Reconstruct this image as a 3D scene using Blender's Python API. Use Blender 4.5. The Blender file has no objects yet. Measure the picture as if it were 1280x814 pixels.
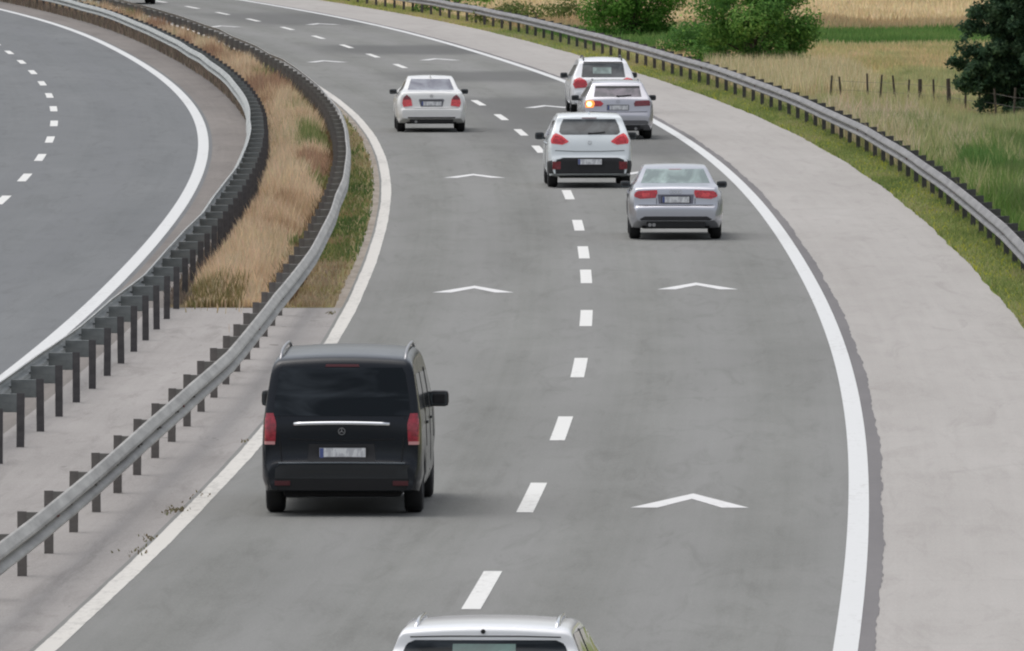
import bpy, bmesh, math, random
import numpy as np
from math import sin, cos, pi, radians, sqrt, atan2
from mathutils import Vector, Matrix
from mathutils.bvhtree import BVHTree

random.seed(7); rng = np.random.default_rng(11)
S = bpy.context.scene
COL = S.collection

# ------------------------------------------------------------------ camera, sky, sun, exposure
F = 15200.0; YH = -233.0; HC = 8.2
cam = bpy.data.cameras.new('camera'); co = bpy.data.objects.new('camera', cam); COL.objects.link(co)
cam.sensor_width = 36.0; cam.lens = 36.0 * F / 1280.0
cam.clip_start = 1.0; cam.clip_end = 6000.0
pitch = math.atan((407.0 - YH) / F)
co.location = (0, 0, HC); co.rotation_euler = (pi / 2 - pitch, 0, 0)
S.camera = co
SUN_EL, SUN_AZ = radians(70), radians(290)      # azimuth of the direction the light comes from (clockwise from +Y)
w = bpy.data.worlds.new('World'); S.world = w; w.use_nodes = True
nt = w.node_tree; bg = nt.nodes['Background']
sky = nt.nodes.new('ShaderNodeTexSky'); sky.sky_type = 'NISHITA'; sky.sun_disc = False
sky.sun_elevation = SUN_EL; sky.sun_rotation = SUN_AZ; sky.dust_density = 4.0; sky.air_density = 1.0
hs = nt.nodes.new('ShaderNodeHueSaturation'); hs.inputs['Saturation'].default_value = 0.32   # cloud cover: nearly grey
nt.links.new(sky.outputs[0], hs.inputs['Color']); nt.links.new(hs.outputs[0], bg.inputs['Color'])
bg.inputs['Strength'].default_value = 0.15
sl = bpy.data.lights.new('sun', 'SUN'); so = bpy.data.objects.new('sun', sl); COL.objects.link(so)
sl.energy = 0.55; sl.angle = radians(70); sl.color = (1.0, 0.965, 0.92)
dvec = Vector((sin(SUN_AZ) * cos(SUN_EL), cos(SUN_AZ) * cos(SUN_EL), sin(SUN_EL)))
so.rotation_euler = dvec.to_track_quat('Z', 'Y').to_euler()
S.view_settings.view_transform = 'Standard'; S.view_settings.look = 'None'
S.view_settings.gamma = 1.0; S.view_settings.exposure = 0.28
S.view_settings.use_curve_mapping = False
S.cycles.filter_width = 2.1

# ------------------------------------------------------------------ alignment (metres across at every 20 m ahead)
T = {
'C':[-3.448,-2.373,-1.428,-0.614,0.071,0.615,0.999,1.228,1.326,1.328,1.223,0.980,0.580,0.007,-0.744,-1.664,-2.734,-3.935,-5.241,-6.652,-8.213,-9.981,-11.964,-14.121,-16.429,-18.890,-21.504,-24.272,-27.194,-30.269,-33.498],
'L':[-11.967,-10.856,-9.875,-9.025,-8.304,-7.724,-7.304,-7.039,-6.911,-6.887,-6.977,-7.213,-7.616,-8.200,-8.970,-9.911,-11.004,-12.229,-13.563,-15.004,-16.596,-18.396,-20.412,-22.602,-24.942,-27.436,-30.084,-32.885,-35.839,-38.947,-42.209],
'RM':[-8.524,-7.439,-6.484,-5.659,-4.964,-4.413,-4.025,-3.794,-3.697,-3.700,-3.813,-4.068,-4.483,-5.073,-5.845,-6.787,-7.882,-9.108,-10.441,-11.879,-13.468,-15.263,-17.273,-19.457,-21.791,-24.279,-26.921,-29.716,-32.665,-35.767,-39.023],
'LM':[-10.632,-9.502,-8.503,-7.634,-6.895,-6.296,-5.858,-5.576,-5.432,-5.391,-5.467,-5.693,-6.086,-6.661,-7.419,-8.345,-9.419,-10.620,-11.924,-13.332,-14.890,-16.655,-18.635,-20.790,-23.095,-25.553,-28.164,-30.930,-33.849,-36.921,-40.147],
'RO':[4.379,5.453,6.396,7.210,7.893,8.435,8.818,9.046,9.143,9.144,9.037,8.791,8.387,7.812,7.059,6.142,5.080,3.894,2.610,1.226,-0.304,-2.036,-3.982,-6.104,-8.375,-10.800,-13.378,-16.110,-18.996,-22.035,-25.227],
'SE':[3.540,4.615,5.560,6.375,7.060,7.603,7.987,8.217,8.315,8.315,8.207,7.957,7.549,6.970,6.217,5.304,4.254,3.084,1.818,0.456,-1.047,-2.749,-4.661,-6.744,-8.976,-11.361,-13.900,-16.592,-19.438,-22.438,-25.591],
}
Y0, DY = 60.0, 20.0
def cx(k, y):
    t = T[k]
    u = (y - Y0) / DY
    n = len(t)
    if u > n - 2:                                 # quadratic run-out beyond the table
        v = u - (n - 2); s = t[n - 1] - t[n - 2]; a = (t[n - 1] - 2 * t[n - 2] + t[n - 3])
        return t[n - 2] + (s - a / 2) * v + a * v * v / 2 if v > 0 else t[n - 2]
    if u < 1:
        v = u - 1; s = t[1] - t[0]; s2 = t[2] - t[1]
        return t[1] + (s + s2) / 2 * v + (s2 - s) * v * v / 2
    i = int(u); f = u - i
    p0, p1, p2, p3 = t[i - 1], t[i], t[i + 1], t[min(i + 2, n - 1)]
    return p1 + .5 * f * (p2 - p0 + f * (2 * p0 - 5 * p1 + 4 * p2 - p3 + f * (3 * (p1 - p2) + p3 - p0)))
def slope(k, y): return (cx(k, y + 1) - cx(k, y - 1)) / 2
def at(k, y, off=0.0):
    s = slope(k, y); n = sqrt(1 + s * s)
    return (cx(k, y) + off / n, y - off * s / n)
def ground(px, py, z=0.0):                        # the point at height z seen at a pixel of the photograph
    th = pitch; u = (px - 640) / F; v = -(py - 407) / F
    dy = cos(th) + v * sin(th); dz = -sin(th) + v * cos(th); t = (z - HC) / dz
    return (u * t, dy * t)

# ------------------------------------------------------------------ helpers
def tag(o, label=None, cat=None, group=None, kind=None):
    if label: o['label'] = label
    if cat: o['category'] = cat
    if group: o['group'] = group
    if kind: o['kind'] = kind
    return o
def mesh_obj(name, verts, faces, mat, parent=None, smooth=False, uvs=None, cols=None):
    me = bpy.data.meshes.new(name)
    me.from_pydata([tuple(v) for v in verts], [], faces)
    if mat is not None: me.materials.append(mat)
    if smooth: me.polygons.foreach_set('use_smooth', [True] * len(me.polygons))
    if uvs is not None:
        uv = me.uv_layers.new(name='UVMap')
        li = np.zeros(len(me.loops), dtype=np.int32); me.loops.foreach_get('vertex_index', li)
        uv.data.foreach_set('uv', np.asarray(uvs, dtype=np.float32)[li].ravel())
    me.update()
    o = bpy.data.objects.new(name, me); COL.objects.link(o)
    if parent is not None: o.parent = parent
    return o
def empty(name, loc, rz=0.0):
    o = bpy.data.objects.new(name, None); COL.objects.link(o); o.location = loc; o.rotation_euler = (0, 0, rz)
    o.empty_display_size = .3
    return o
class MB:
    def __init__(s): s.v = []; s.f = []
    def add(s, v, f):
        b = len(s.v); s.v += [tuple(p) for p in v]; s.f += [tuple(i + b for i in q) for q in f]
    def box(s, c, d, rz=0.0, bevel=0.0):
        bm = bmesh.new(); bmesh.ops.create_cube(bm, size=1.0)
        bmesh.ops.scale(bm, vec=d, verts=bm.verts)
        if bevel: bmesh.ops.bevel(bm, geom=bm.edges[:] , offset=bevel, segments=2, affect='EDGES', profile=.6)
        R = Matrix.Rotation(rz, 3, 'Z')
        bm.verts.index_update()
        s.add([R @ v.co + Vector(c) for v in bm.verts], [[v.index for v in f.verts] for f in bm.faces]); bm.free()
    def lathe(s, prof, c, axis='x', n=28):
        V = []; Fc = []
        for k in range(n):
            a = 2 * pi * k / n
            for (r, h) in prof:
                p = (h, r * cos(a), r * sin(a)) if axis == 'x' else ((r * cos(a), h, r * sin(a)) if axis == 'y' else (r * cos(a), r * sin(a), h))
                V.append((p[0] + c[0], p[1] + c[1], p[2] + c[2]))
        m = len(prof)
        for k in range(n):
            for j in range(m - 1):
                a = k * m + j; b = ((k + 1) % n) * m + j
                Fc.append((a, b, b + 1, a + 1))
        s.add(V, Fc)
    def tube(s, pts, r, n=8, r2=None):
        r2 = r if r2 is None else r2
        P = [Vector(p) for p in pts]; V = []; Fc = []
        for i, p in enumerate(P):
            d = (P[min(i + 1, len(P) - 1)] - P[max(i - 1, 0)]).normalized()
            u = d.orthogonal().normalized(); q = d.cross(u)
            rr = r + (r2 - r) * i / max(1, len(P) - 1)
            for k in range(n):
                a = 2 * pi * k / n; V.append(p + (u * cos(a) + q * sin(a)) * rr)
        for i in range(len(P) - 1):
            for k in range(n):
                a = i * n + k; b = i * n + (k + 1) % n
                Fc.append((a, b, b + n, a + n))
        Fc.append(tuple(range(n))[::-1]); Fc.append(tuple((len(P) - 1) * n + k for k in range(n)))
        s.add(V, Fc)
    def build(s, name, mat, parent=None, smooth=False):
        o = mesh_obj(name, s.v, s.f, mat, parent, smooth)
        if smooth == 'auto': pass
        return o

# ------------------------------------------------------------------ materials
def new_mat(name):
    m = bpy.data.materials.new(name); m.use_nodes = True
    return m, m.node_tree, m.node_tree.nodes['Principled BSDF']
def ramp(nt, fac, stops, interp='LINEAR'):
    r = nt.nodes.new('ShaderNodeValToRGB'); r.color_ramp.interpolation = interp
    e = r.color_ramp.elements
    while len(e) < len(stops): e.new(0.5)
    for i, (p, c) in enumerate(stops):
        e[i].position = p; e[i].color = (c[0], c[1], c[2], 1) if not isinstance(c, (int, float)) else (c, c, c, 1)
    nt.links.new(fac, r.inputs[0]); return r.outputs[0]
def noise(nt, vec, scale, detail=4, rough=.55, dist=0.0):
    n = nt.nodes.new('ShaderNodeTexNoise'); n.inputs['Scale'].default_value = scale
    n.inputs['Detail'].default_value = detail; n.inputs['Roughness'].default_value = rough; n.inputs['Distortion'].default_value = dist
    if vec is not None: nt.links.new(vec, n.inputs['Vector'])
    return n.outputs['Fac']
def mapping(nt, src, sc):
    m = nt.nodes.new('ShaderNodeMapping'); m.inputs['Scale'].default_value = sc; nt.links.new(src, m.inputs['Vector']); return m.outputs[0]
def mix(nt, a, b, fac, mode='MIX'):
    m = nt.nodes.new('ShaderNodeMix'); m.data_type = 'RGBA'; m.blend_type = mode
    for inp, v in ((m.inputs['Factor'], fac), (m.inputs['A'], a), (m.inputs['B'], b)):
        if isinstance(v, (int, float)): inp.default_value = v
        elif isinstance(v, tuple): inp.default_value = (*v, 1)
        else: nt.links.new(v, inp)
    return m.outputs['Result']
def mathn(nt, op, a, b=0.0, c=None):
    m = nt.nodes.new('ShaderNodeMath'); m.operation = op
    for i, v in enumerate((a, b) if c is None else (a, b, c)):
        if isinstance(v, (int, float)): m.inputs[i].default_value = v
        else: nt.links.new(v, m.inputs[i])
    return m.outputs[0]
def bump(nt, p, h, strength=.3, dist=.02):
    b = nt.nodes.new('ShaderNodeBump'); b.inputs['Strength'].default_value = strength; b.inputs['Distance'].default_value = dist
    nt.links.new(h, b.inputs['Height']); nt.links.new(b.outputs[0], p.inputs['Normal'])
def uvn(nt): return nt.nodes.new('ShaderNodeUVMap').outputs[0]
def objn(nt): return nt.nodes.new('ShaderNodeTexCoord').outputs['Object']

def surface_mat(name, dark, light, tracks=None, patches=None, spots=0.0, rough=.9, lane=3.9, grime=0.0, joints=0.0):
    """worn paving: u = metres across, v = metres along"""
    m, nt, p = new_mat(name); uv = uvn(nt)
    big = noise(nt, mapping(nt, uv, (.35, .035, 1)), 1.0, 3)
    mid = noise(nt, mapping(nt, uv, (1.1, .25, 1)), 1.0, 5, .6)
    strk = noise(nt, mapping(nt, uv, (7, .03, 1)), 1.0, 3)
    fine = noise(nt, mapping(nt, uv, (14, 3, 1)), 1.0, 5, .7)
    f = mathn(nt, 'ADD', mathn(nt, 'MULTIPLY', big, .45), mathn(nt, 'MULTIPLY', mid, .25))
    f = mathn(nt, 'ADD', f, mathn(nt, 'MULTIPLY', strk, .16)); f = mathn(nt, 'ADD', f, mathn(nt, 'MULTIPLY', fine, .14))
    col = ramp(nt, f, [(.33, dark), (.67, light)])
    sep = nt.nodes.new('ShaderNodeSeparateXYZ'); nt.links.new(uv, sep.inputs[0])
    if tracks:
        # two wheel tracks per lane, polished to another grey
        t = mathn(nt, 'MULTIPLY', sep.outputs[0], 2 * pi * 2 / lane)
        c = mathn(nt, 'COSINE', t); c = mathn(nt, 'MULTIPLY_ADD', c, .5, .5)
        c = mathn(nt, 'MULTIPLY', c, mathn(nt, 'MULTIPLY_ADD', big, .9, .25))
        col = mix(nt, col, tracks, mathn(nt, 'MULTIPLY', c, .8))
    if patches:
        v = mathn(nt, 'DIVIDE', mathn(nt, 'ADD', sep.outputs[1], -280.0), 300.0)
        v = mathn(nt, 'ADD', v, mathn(nt, 'MULTIPLY', mathn(nt, 'ADD', noise(nt, mapping(nt, uv, (.8, .15, 1)), 1.0), -.5), .02))
        fac = ramp(nt, v, patches)
        u = mathn(nt, 'ADD', sep.outputs[0], mathn(nt, 'MULTIPLY', mathn(nt, 'ADD', noise(nt, mapping(nt, uv, (.1, .05, 1)), 1.0), -.5), 3.0))
        side = ramp(nt, mathn(nt, 'DIVIDE', mathn(nt, 'ADD', u, 4.0), 8.0), [(.3, 0.1), (.5, 1.0)])
        col = mix(nt, col, (dark[0] * .62, dark[1] * .62, dark[2] * .66), mathn(nt, 'MULTIPLY', mathn(nt, 'MULTIPLY', fac, side), .75))
    if grime:
        # oil and rubber: blotches, hairline cracks and coarse aggregate
        g1 = noise(nt, mapping(nt, uv, (1.8, .18, 1)), 1.0, 6, .7, 1.2)
        col = mix(nt, col, (dark[0] * .62, dark[1] * .60, dark[2] * .58), mathn(nt, 'MULTIPLY', ramp(nt, g1, [(.52, 0.0), (.72, 1.0)]), grime))
        ag = noise(nt, mapping(nt, uv, (38, 10, 1)), 1.0, 3, .8)
        col = mix(nt, col, tuple(min(1, c * 1.35) for c in light), mathn(nt, 'MULTIPLY', ramp(nt, ag, [(.5, 0.0), (.72, 1.0)]), .35))
        vo = nt.nodes.new('ShaderNodeTexVoronoi'); vo.feature = 'DISTANCE_TO_EDGE'; vo.inputs['Scale'].default_value = 1.0
        wv = mix(nt, mapping(nt, uv, (.30, .05, 1)), noise(nt, mapping(nt, uv, (1.3, .4, 1)), 1.0, 4), .22)
        nt.links.new(wv, vo.inputs['Vector'])
        ck = mathn(nt, 'MULTIPLY', ramp(nt, vo.outputs['Distance'], [(0.0, 1.0), (.010, 0.0)]), ramp(nt, big, [(.48, 0.0), (.58, 1.0)]))
        col = mix(nt, col, (dark[0] * .4, dark[1] * .4, dark[2] * .4), mathn(nt, 'MULTIPLY', ck, .10))
    if joints:
        jv = mathn(nt, 'FRACT', mathn(nt, 'DIVIDE', sep.outputs[1], joints))
        col = mix(nt, col, (dark[0] * .55, dark[1] * .55, dark[2] * .55), mathn(nt, 'MULTIPLY', ramp(nt, jv, [(0.0, 1.0), (.018, 0.0)]), mathn(nt, 'MULTIPLY', mid, .38)))
    if spots:
        sp = noise(nt, mapping(nt, uv, (2.6, 1.0, 1)), 1.0, 2)
        col = mix(nt, col, (.10, .09, .08), mathn(nt, 'MULTIPLY', ramp(nt, sp, [(.72, 0.0), (.75, 1.0)]), spots))
    nt.links.new(col, p.inputs['Base Color']); p.inputs['Roughness'].default_value = rough
    p.inputs['Specular IOR Level'].default_value = .3
    bump(nt, p, fine, .25, .01)
    return m
M = {}
PATCH = [(0.0, 0.0), (.02, .0), (.05, .85), (.09, .55), (.15, .9), (.23, .85), (.245, 0.1), (.30, 0.0), (.315, .9), (.35, .9), (.365, 0.0), (.44, 0.0), (.455, 1.0), (.495, 1.0), (.51, 0.05), (.63, .1), (.65, .9), (.72, .9), (.75, .25)]
M['asphalt'] = surface_mat('asphalt_right', (.132, .134, .124), (.226, .228, .216), tracks=(.218, .218, .212), patches=PATCH, grime=.32)
M['asphalt_l'] = surface_mat('asphalt_left', (.116, .123, .127), (.176, .183, .186), tracks=(.148, .154, .160), grime=.35)
M['shoulder'] = surface_mat('concrete_shoulder', (.305, .288, .270), (.405, .386, .366), spots=.10, grime=.3, joints=5.0)
M['median_conc'] = surface_mat('concrete_median', (.225, .212, .202), (.375, .355, .340), spots=.6, grime=.5, joints=5.0)
M['shoulder_l'] = surface_mat('asphalt_left_shoulder', (.135, .122, .114), (.235, .215, .198), spots=.5, grime=.4)
M['edge_asph'] = surface_mat('asphalt_edge', (.13, .125, .128), (.20, .19, .19))
def paint_mat(name, c=(.70, .71, .71), wear=.0, wearcol=(.30, .29, .27)):
    m, nt, p = new_mat(name); uv = uvn(nt)
    n1 = noise(nt, mapping(nt, uv, (9, 2.2, 1)), 1.0, 6, .75); n2 = noise(nt, mapping(nt, uv, (1, .12, 1)), 1.0, 3)
    f = mathn(nt, 'ADD', mathn(nt, 'MULTIPLY', n1, .6), mathn(nt, 'MULTIPLY', n2, .4))
    worn = ramp(nt, f, [(.56 - .12 * wear, 0.0), (.70 - .12 * wear, 1.0)])
    base = mix(nt, (c[0] * .88, c[1] * .88, c[2] * .87), c, n2)
    nt.links.new(mix(nt, base, wearcol, mathn(nt, 'MULTIPLY', worn, .25 + .75 * wear)), p.inputs['Base Color'])
    p.inputs['Roughness'].default_value = .75
    return m
M['line'] = paint_mat('white_line', (.64, .65, .65), wear=.28)
M['line_worn'] = paint_mat('white_line_worn', (.62, .60, .56), wear=.55)
M['dash'] = paint_mat('white_dash', (.70, .70, .68), wear=.28)
M['chev'] = paint_mat('white_chevron', (.70, .70, .70), wear=.3)

def ground_mat(name, stops, sc=(.5, .12, 1), fine_sc=(9, 9, 9), extra=None):
    m, nt, p = new_mat(name); o = objn(nt)
    a = noise(nt, mapping(nt, o, sc), 1.0, 5, .6, .4); b = noise(nt, mapping(nt, o, fine_sc), 1.0, 4, .7)
    f = mathn(nt, 'ADD', mathn(nt, 'MULTIPLY', a, .65), mathn(nt, 'MULTIPLY', b, .35))
    nt.links.new(ramp(nt, f, stops), p.inputs['Base Color']); p.inputs['Roughness'].default_value = 1.0
    p.inputs['Specular IOR Level'].default_value = .1
    bump(nt, p, b, .6, .05)
    return m
M['verge'] = ground_mat('verge_soil', [(.3, (.11, .14, .035)), (.5, (.17, .21, .05)), (.7, (.24, .25, .09))])
M['meadow'] = ground_mat('meadow_ground', [(.3, (.16, .18, .07)), (.5, (.29, .26, .13)), (.7, (.38, .31, .18))])
M['median_soil'] = ground_mat('median_soil', [(.3, (.07, .055, .035)), (.5, (.14, .11, .065)), (.7, (.24, .19, .12))], (1.5, .3, 1))
M['strip_soil'] = ground_mat('strip_soil', [(.3, (.12, .13, .045)), (.45, (.20, .16, .085)), (.6, (.22, .20, .085)), (.75, (.34, .30, .22))], (2.2, .25, 1))
M['gravel'] = ground_mat('gravel_edge', [(.3, (.20, .17, .14)), (.7, (.42, .38, .33))], (3, .6, 1))
M['straw'] = ground_mat('stubble_field', [(.3, (.46, .35, .21)), (.5, (.58, .46, .28)), (.7, (.70, .57, .37))], (.25, .10, 1), (5, .8, 1))
M['crop'] = ground_mat('crop_ground', [(.3, (.10, .20, .05)), (.7, (.18, .30, .08))], (.3, .1, 1))

def blade_mat(name, rough=.8):
    m, nt, p = new_mat(name)
    a = nt.nodes.new('ShaderNodeAttribute'); a.attribute_name = 'tint'; a.attribute_type = 'GEOMETRY'
    nt.links.new(a.outputs['Color'], p.inputs['Base Color']); p.inputs['Roughness'].default_value = rough
    p.inputs['Specular IOR Level'].default_value = .2
    tr = nt.nodes.new('ShaderNodeBsdfTranslucent'); nt.links.new(a.outputs['Color'], tr.inputs['Color'])
    ms = nt.nodes.new('ShaderNodeMixShader'); ms.inputs[0].default_value = .42
    nt.links.new(p.outputs[0], ms.inputs[1]); nt.links.new(tr.outputs[0], ms.inputs[2])
    nt.links.new(ms.outputs[0], nt.nodes['Material Output'].inputs['Surface'])
    return m
M['blade'] = blade_mat('plant_blades')
def steel_mat(name, lo, hi, metal=.45, rough=.5, sc=3.0):
    m, nt, p = new_mat(name); o = objn(nt)
    a = noise(nt, mapping(nt, o, (sc, sc * .25, sc * 2)), 1.0, 6, .65)
    nt.links.new(ramp(nt, a, [(.3, lo), (.7, hi)]), p.inputs['Base Color'])
    p.inputs['Metallic'].default_value = metal; p.inputs['Roughness'].default_value = rough
    return m
M['rail'] = steel_mat('galvanised_rail', (.26, .25, .235), (.48, .47, .44), .5, .5)
M['rail_ro'] = steel_mat('galvanised_outer_rail', (.15, .147, .145), (.31, .30, .295), .5, .5)
M['rail_lm'] = steel_mat('weathered_rail', (.27, .29, .29), (.42, .43, .41), .35, .6)
M['post'] = steel_mat('weathered_post', (.11, .10, .095), (.20, .185, .17), .2, .7)
M['post_d'] = steel_mat('dark_weathered_post', (.058, .054, .058), (.12, .115, .115), .2, .7)
M['post_l'] = steel_mat('pale_post', (.22, .21, .18), (.36, .34, .30), .3, .6)
M['spacer'] = steel_mat('weathered_spacer', (.13, .125, .115), (.25, .24, .22), .3, .6)
M['spacer_l'] = steel_mat('weathered_bluish_spacer', (.12, .135, .135), (.24, .255, .25), .3, .6)
M['wood'] = steel_mat('grey_wood', (.05, .04, .03), (.11, .09, .07), 0, .9)

def simple(name, c, rough=.5, metal=0.0, coat=0.0, emit=None, es=0.0, nsc=None, namt=.15):
    m, nt, p = new_mat(name)
    if nsc:
        f = noise(nt, mapping(nt, objn(nt), nsc), 1.0, 4)
        nt.links.new(ramp(nt, f, [(.3, tuple(x * (1 - namt) for x in c)), (.7, tuple(min(1, x * (1 + namt)) for x in c))]), p.inputs['Base Color'])
    else: p.inputs['Base Color'].default_value = (*c, 1)
    p.inputs['Roughness'].default_value = rough; p.inputs['Metallic'].default_value = metal
    p.inputs['Coat Weight'].default_value = coat; p.inputs['Coat Roughness'].default_value = .06
    if emit: p.inputs['Emission Color'].default_value = (*emit, 1); p.inputs['Emission Strength'].default_value = es
    return m
def paint(name, c, metal, rough, dirt=.12):
    m, nt, p = new_mat(name); o = objn(nt)
    sep = nt.nodes.new('ShaderNodeSeparateXYZ'); nt.links.new(o, sep.inputs[0])
    n = noise(nt, mapping(nt, o, (3, 3, 5)), 1.0, 5, .65)
    # road film: dust that settles on the lower body
    low = ramp(nt, mathn(nt, 'ADD', sep.outputs[2], mathn(nt, 'MULTIPLY', n, .35)), [(.45, 1.0), (.85, 0.0)])
    nt.links.new(mix(nt, c, (.20, .18, .16), mathn(nt, 'MULTIPLY', low, dirt)), p.inputs['Base Color'])
    p.inputs['Metallic'].default_value = metal
    nt.links.new(mathn(nt, 'MULTIPLY_ADD', n, .12, rough - .06), p.inputs['Roughness'])
    p.inputs['Coat Weight'].default_value = .9; p.inputs['Coat Roughness'].default_value = .05
    return m
M['white'] = paint('white_paint', (.82, .83, .85), 0, .4)
M['white_warm'] = paint('warm_white_paint', (.78, .78, .76), 0, .4)
M['white_cool'] = paint('cool_white_paint', (.76, .81, .83), 0, .4)
M['silver'] = paint('silver_paint', (.50, .51, .555), .7, .32)
M['silver_w'] = paint('pale_silver_paint', (.50, .50, .54), .65, .33)
M['black'] = paint('black_paint', (.006, .009, .014), .0, .25, .03); M['black'].node_tree.nodes['Principled BSDF'].inputs['Coat Weight'].default_value = .22; M['black'].node_tree.nodes['Principled BSDF'].inputs['Specular IOR Level'].default_value = .25
M['plastic'] = simple('black_plastic', (.011, .011, .013), .55, nsc=(6, 6, 6), namt=.3)
M['under'] = simple('underbody', (.012, .012, .013), .9)
M['tyre'] = simple('tyre_rubber', (.014, .014, .015), .85, nsc=(8, 8, 8), namt=.3)
M['rim'] = simple('alloy', (.35, .35, .36), .35, .9)
M['chrome'] = simple('chrome', (.85, .86, .88), .12, 1.0)
M['red'] = simple('red_lens', (.50, .018, .03), .18, 0, .8, nsc=(20, 20, 30), namt=.45)
M['red_dark'] = simple('dark_red_lens', (.17, .012, .02), .2, 0, .7, nsc=(20, 20, 30), namt=.4)
M['red_bright'] = simple('pale_red_lens', (.74, .06, .07), .2, 0, .7, nsc=(20, 20, 30), namt=.3)
M['red_van'] = simple('deep_red_lens', (.30, .014, .03), .2, 0, .7, nsc=(20, 20, 30), namt=.4)
M['red_dim'] = simple('dim_red_lens', (.07, .008, .012), .3)
M['clear'] = simple('clear_lens', (.62, .56, .56), .2, 0, .8)
M['pinklens'] = simple('pink_lens', (.62, .30, .30), .2, 0, .8)
M['amber'] = simple('lit_amber_lens', (.9, .35, .05), .3, 0, 0, (1.0, .30, .08), .75)
M['amber_core'] = simple('lit_amber_bulb', (1, .7, .3), .3, 0, 0, (1.0, .66, .34), 2.2)
M['flower'] = simple('flower', (.7, .55, .05), .8)
def plate_mat(name, c=(.80, .81, .82), ink=(.22, .22, .26)):
    m, nt, p = new_mat(name); o = objn(nt)
    n = noise(nt, mapping(nt, o, (16, 1, 7)), 1.0, 2, .5)
    nt.links.new(mix(nt, c, ink, mathn(nt, 'MULTIPLY', ramp(nt, n, [(.46, 0.0), (.56, 1.0)]), .42)), p.inputs['Base Color'])
    p.inputs['Roughness'].default_value = .4; return m
M['plate'] = plate_mat('plate_face'); M['blue'] = simple('plate_blue', (.09, .12, .30), .4)
def glass_mat(name, c, c2=None, rough=.06, sc=(2.2, 1, 2.8), blotch=.5):
    """opaque tinted glass; the blotches in its colour paint dim reflections"""
    m, nt, p = new_mat(name); o = objn(nt)
    n = noise(nt, mapping(nt, o, sc), 1.0, 3, .5, .8)
    nt.links.new(mix(nt, c, c2 or tuple(x * 2 for x in c), ramp(nt, n, [(.42, 0.0), (.62, 1.0)])), p.inputs['Base Color'])
    p.inputs['Roughness'].default_value = rough; p.inputs['Specular IOR Level'].default_value = .55
    p.inputs['Coat Weight'].default_value = .4; p.inputs['Coat Roughness'].default_value = .03
    return m
M['glass_black'] = glass_mat('black_privacy_glass', (.004, .007, .010), (.035, .042, .050), .08, (.9, 1, 4.0))  # paler streaks in the colour paint window reflections
for _k in ('glass_black',):
    _p = M[_k].node_tree.nodes['Principled BSDF']; _p.inputs['Specular IOR Level'].default_value = .2; _p.inputs['Coat Weight'].default_value = 0.0
M['glass_dark'] = glass_mat('dark_tinted_glass', (.025, .03, .033), (.07, .08, .085))
M['glass_green'] = glass_mat('greenish_glass', (.13, .18, .17), (.32, .42, .39), .12, (2.6, 1, 2))
M['glass_grey'] = glass_mat('grey_glass', (.12, .12, .15), (.22, .23, .26), .1)
M['glass_mauve'] = glass_mat('mauve_glass', (.08, .075, .09), (.20, .17, .20), .1)
M['mirror'] = simple('mirror_face', (.10, .12, .13), .2, .3)
M['glass_teal'] = glass_mat('teal_glass', (.025, .075, .07), (.045, .13, .115), .15)

# ------------------------------------------------------------------ the setting: ground, roads, markings
def strip(name, ka, oa, kb, ob, y0, y1, z, mat, step=2.0, nu=2, jag_a=0.0, jag_b=0.0, kref='C', thick=0.0):
    n = max(2, int(math.ceil((y1 - y0) / step)) + 1)
    V = []; U = []; Fc = []
    for i in range(n):
        y = y0 + (y1 - y0) * i / (n - 1)
        ja = jag_a * (sin(y * 1.3) * .4 + sin(y * .37 + 1) * .6 + random.uniform(-.6, .6)); jb = jag_b * (sin(y * 1.1 + 2) * .4 + sin(y * .29) * .6 + random.uniform(-.6, .6))
        A = at(ka, y, oa + ja); B = at(kb, y, ob + jb)
        for j in range(nu):
            t = j / (nu - 1)
            X = A[0] + (B[0] - A[0]) * t; Y = A[1] + (B[1] - A[1]) * t
            V.append((X, Y, z)); U.append((X - cx(kref, Y), Y))
    for i in range(n - 1):
        for j in range(nu - 1):
            a = i * nu + j; Fc.append((a, a + 1, a + nu + 1, a + nu))
    o = mesh_obj(name, V, Fc, mat, uvs=U)
    return o
W2 = 3.918; YA, YB = 70.0, 760.0; YC = 201.7
def struct(o): o['kind'] = 'structure'; return o
struct(mesh_obj('terrain', [(-1500, -300, -.12), (1500, -300, -.12), (1500, 4000, -.12), (-1500, 4000, -.12)], [(0, 1, 2, 3)], M['meadow']))
struct(strip('road', 'C', -W2 - .16, 'C', W2 + .10, YA, YB, 0.0, M['asphalt'], nu=5))
struct(strip('road_edge_asphalt', 'C', W2 + .10, 'C', W2 + .29, YA, YB, 0.0, M['edge_asph'], step=.5, jag_b=.022))
struct(strip('hard_shoulder', 'C', W2 + .2, 'SE', 0, YA, YB, -.004, M['shoulder'], step=1.0, nu=3, jag_b=.03))
struct(strip('road', 'L', -16.0, 'L', .22, YA, YB, 0.0, M['asphalt_l'], nu=6, kref='L'))
struct(strip('left_shoulder', 'L', .22, 'LM', -.16, YC, YB, 0.0, M['shoulder_l'], nu=3))
struct(strip('left_shoulder', 'L', .22, 'LM', -.45, YA, YC, 0.0, M['shoulder_l'], nu=3))
struct(strip('median_pavement', 'LM', -.45, 'C', -W2 - .16, YA, YC, 0.0, M['median_conc'], nu=4))
struct(strip('median_soil', 'LM', -.16, 'RM', .0, YC, YB, 0.004, M['median_soil'], nu=3))
struct(strip('gravel_edge', 'C', -W2 - .34, 'C', -W2 - .15, YC, YB, 0.002, M['gravel'], nu=2, step=1, jag_a=.02))
struct(strip('median_edge_soil', 'RM', .0, 'C', -W2 - .30, YC, YB, 0.004, M['strip_soil'], nu=3, step=1, jag_b=.03))
struct(strip('grass_verge_ground', 'SE', -.05, 'RO', 4.0, YA, YB, -.02, M['verge'], nu=4))
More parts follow.
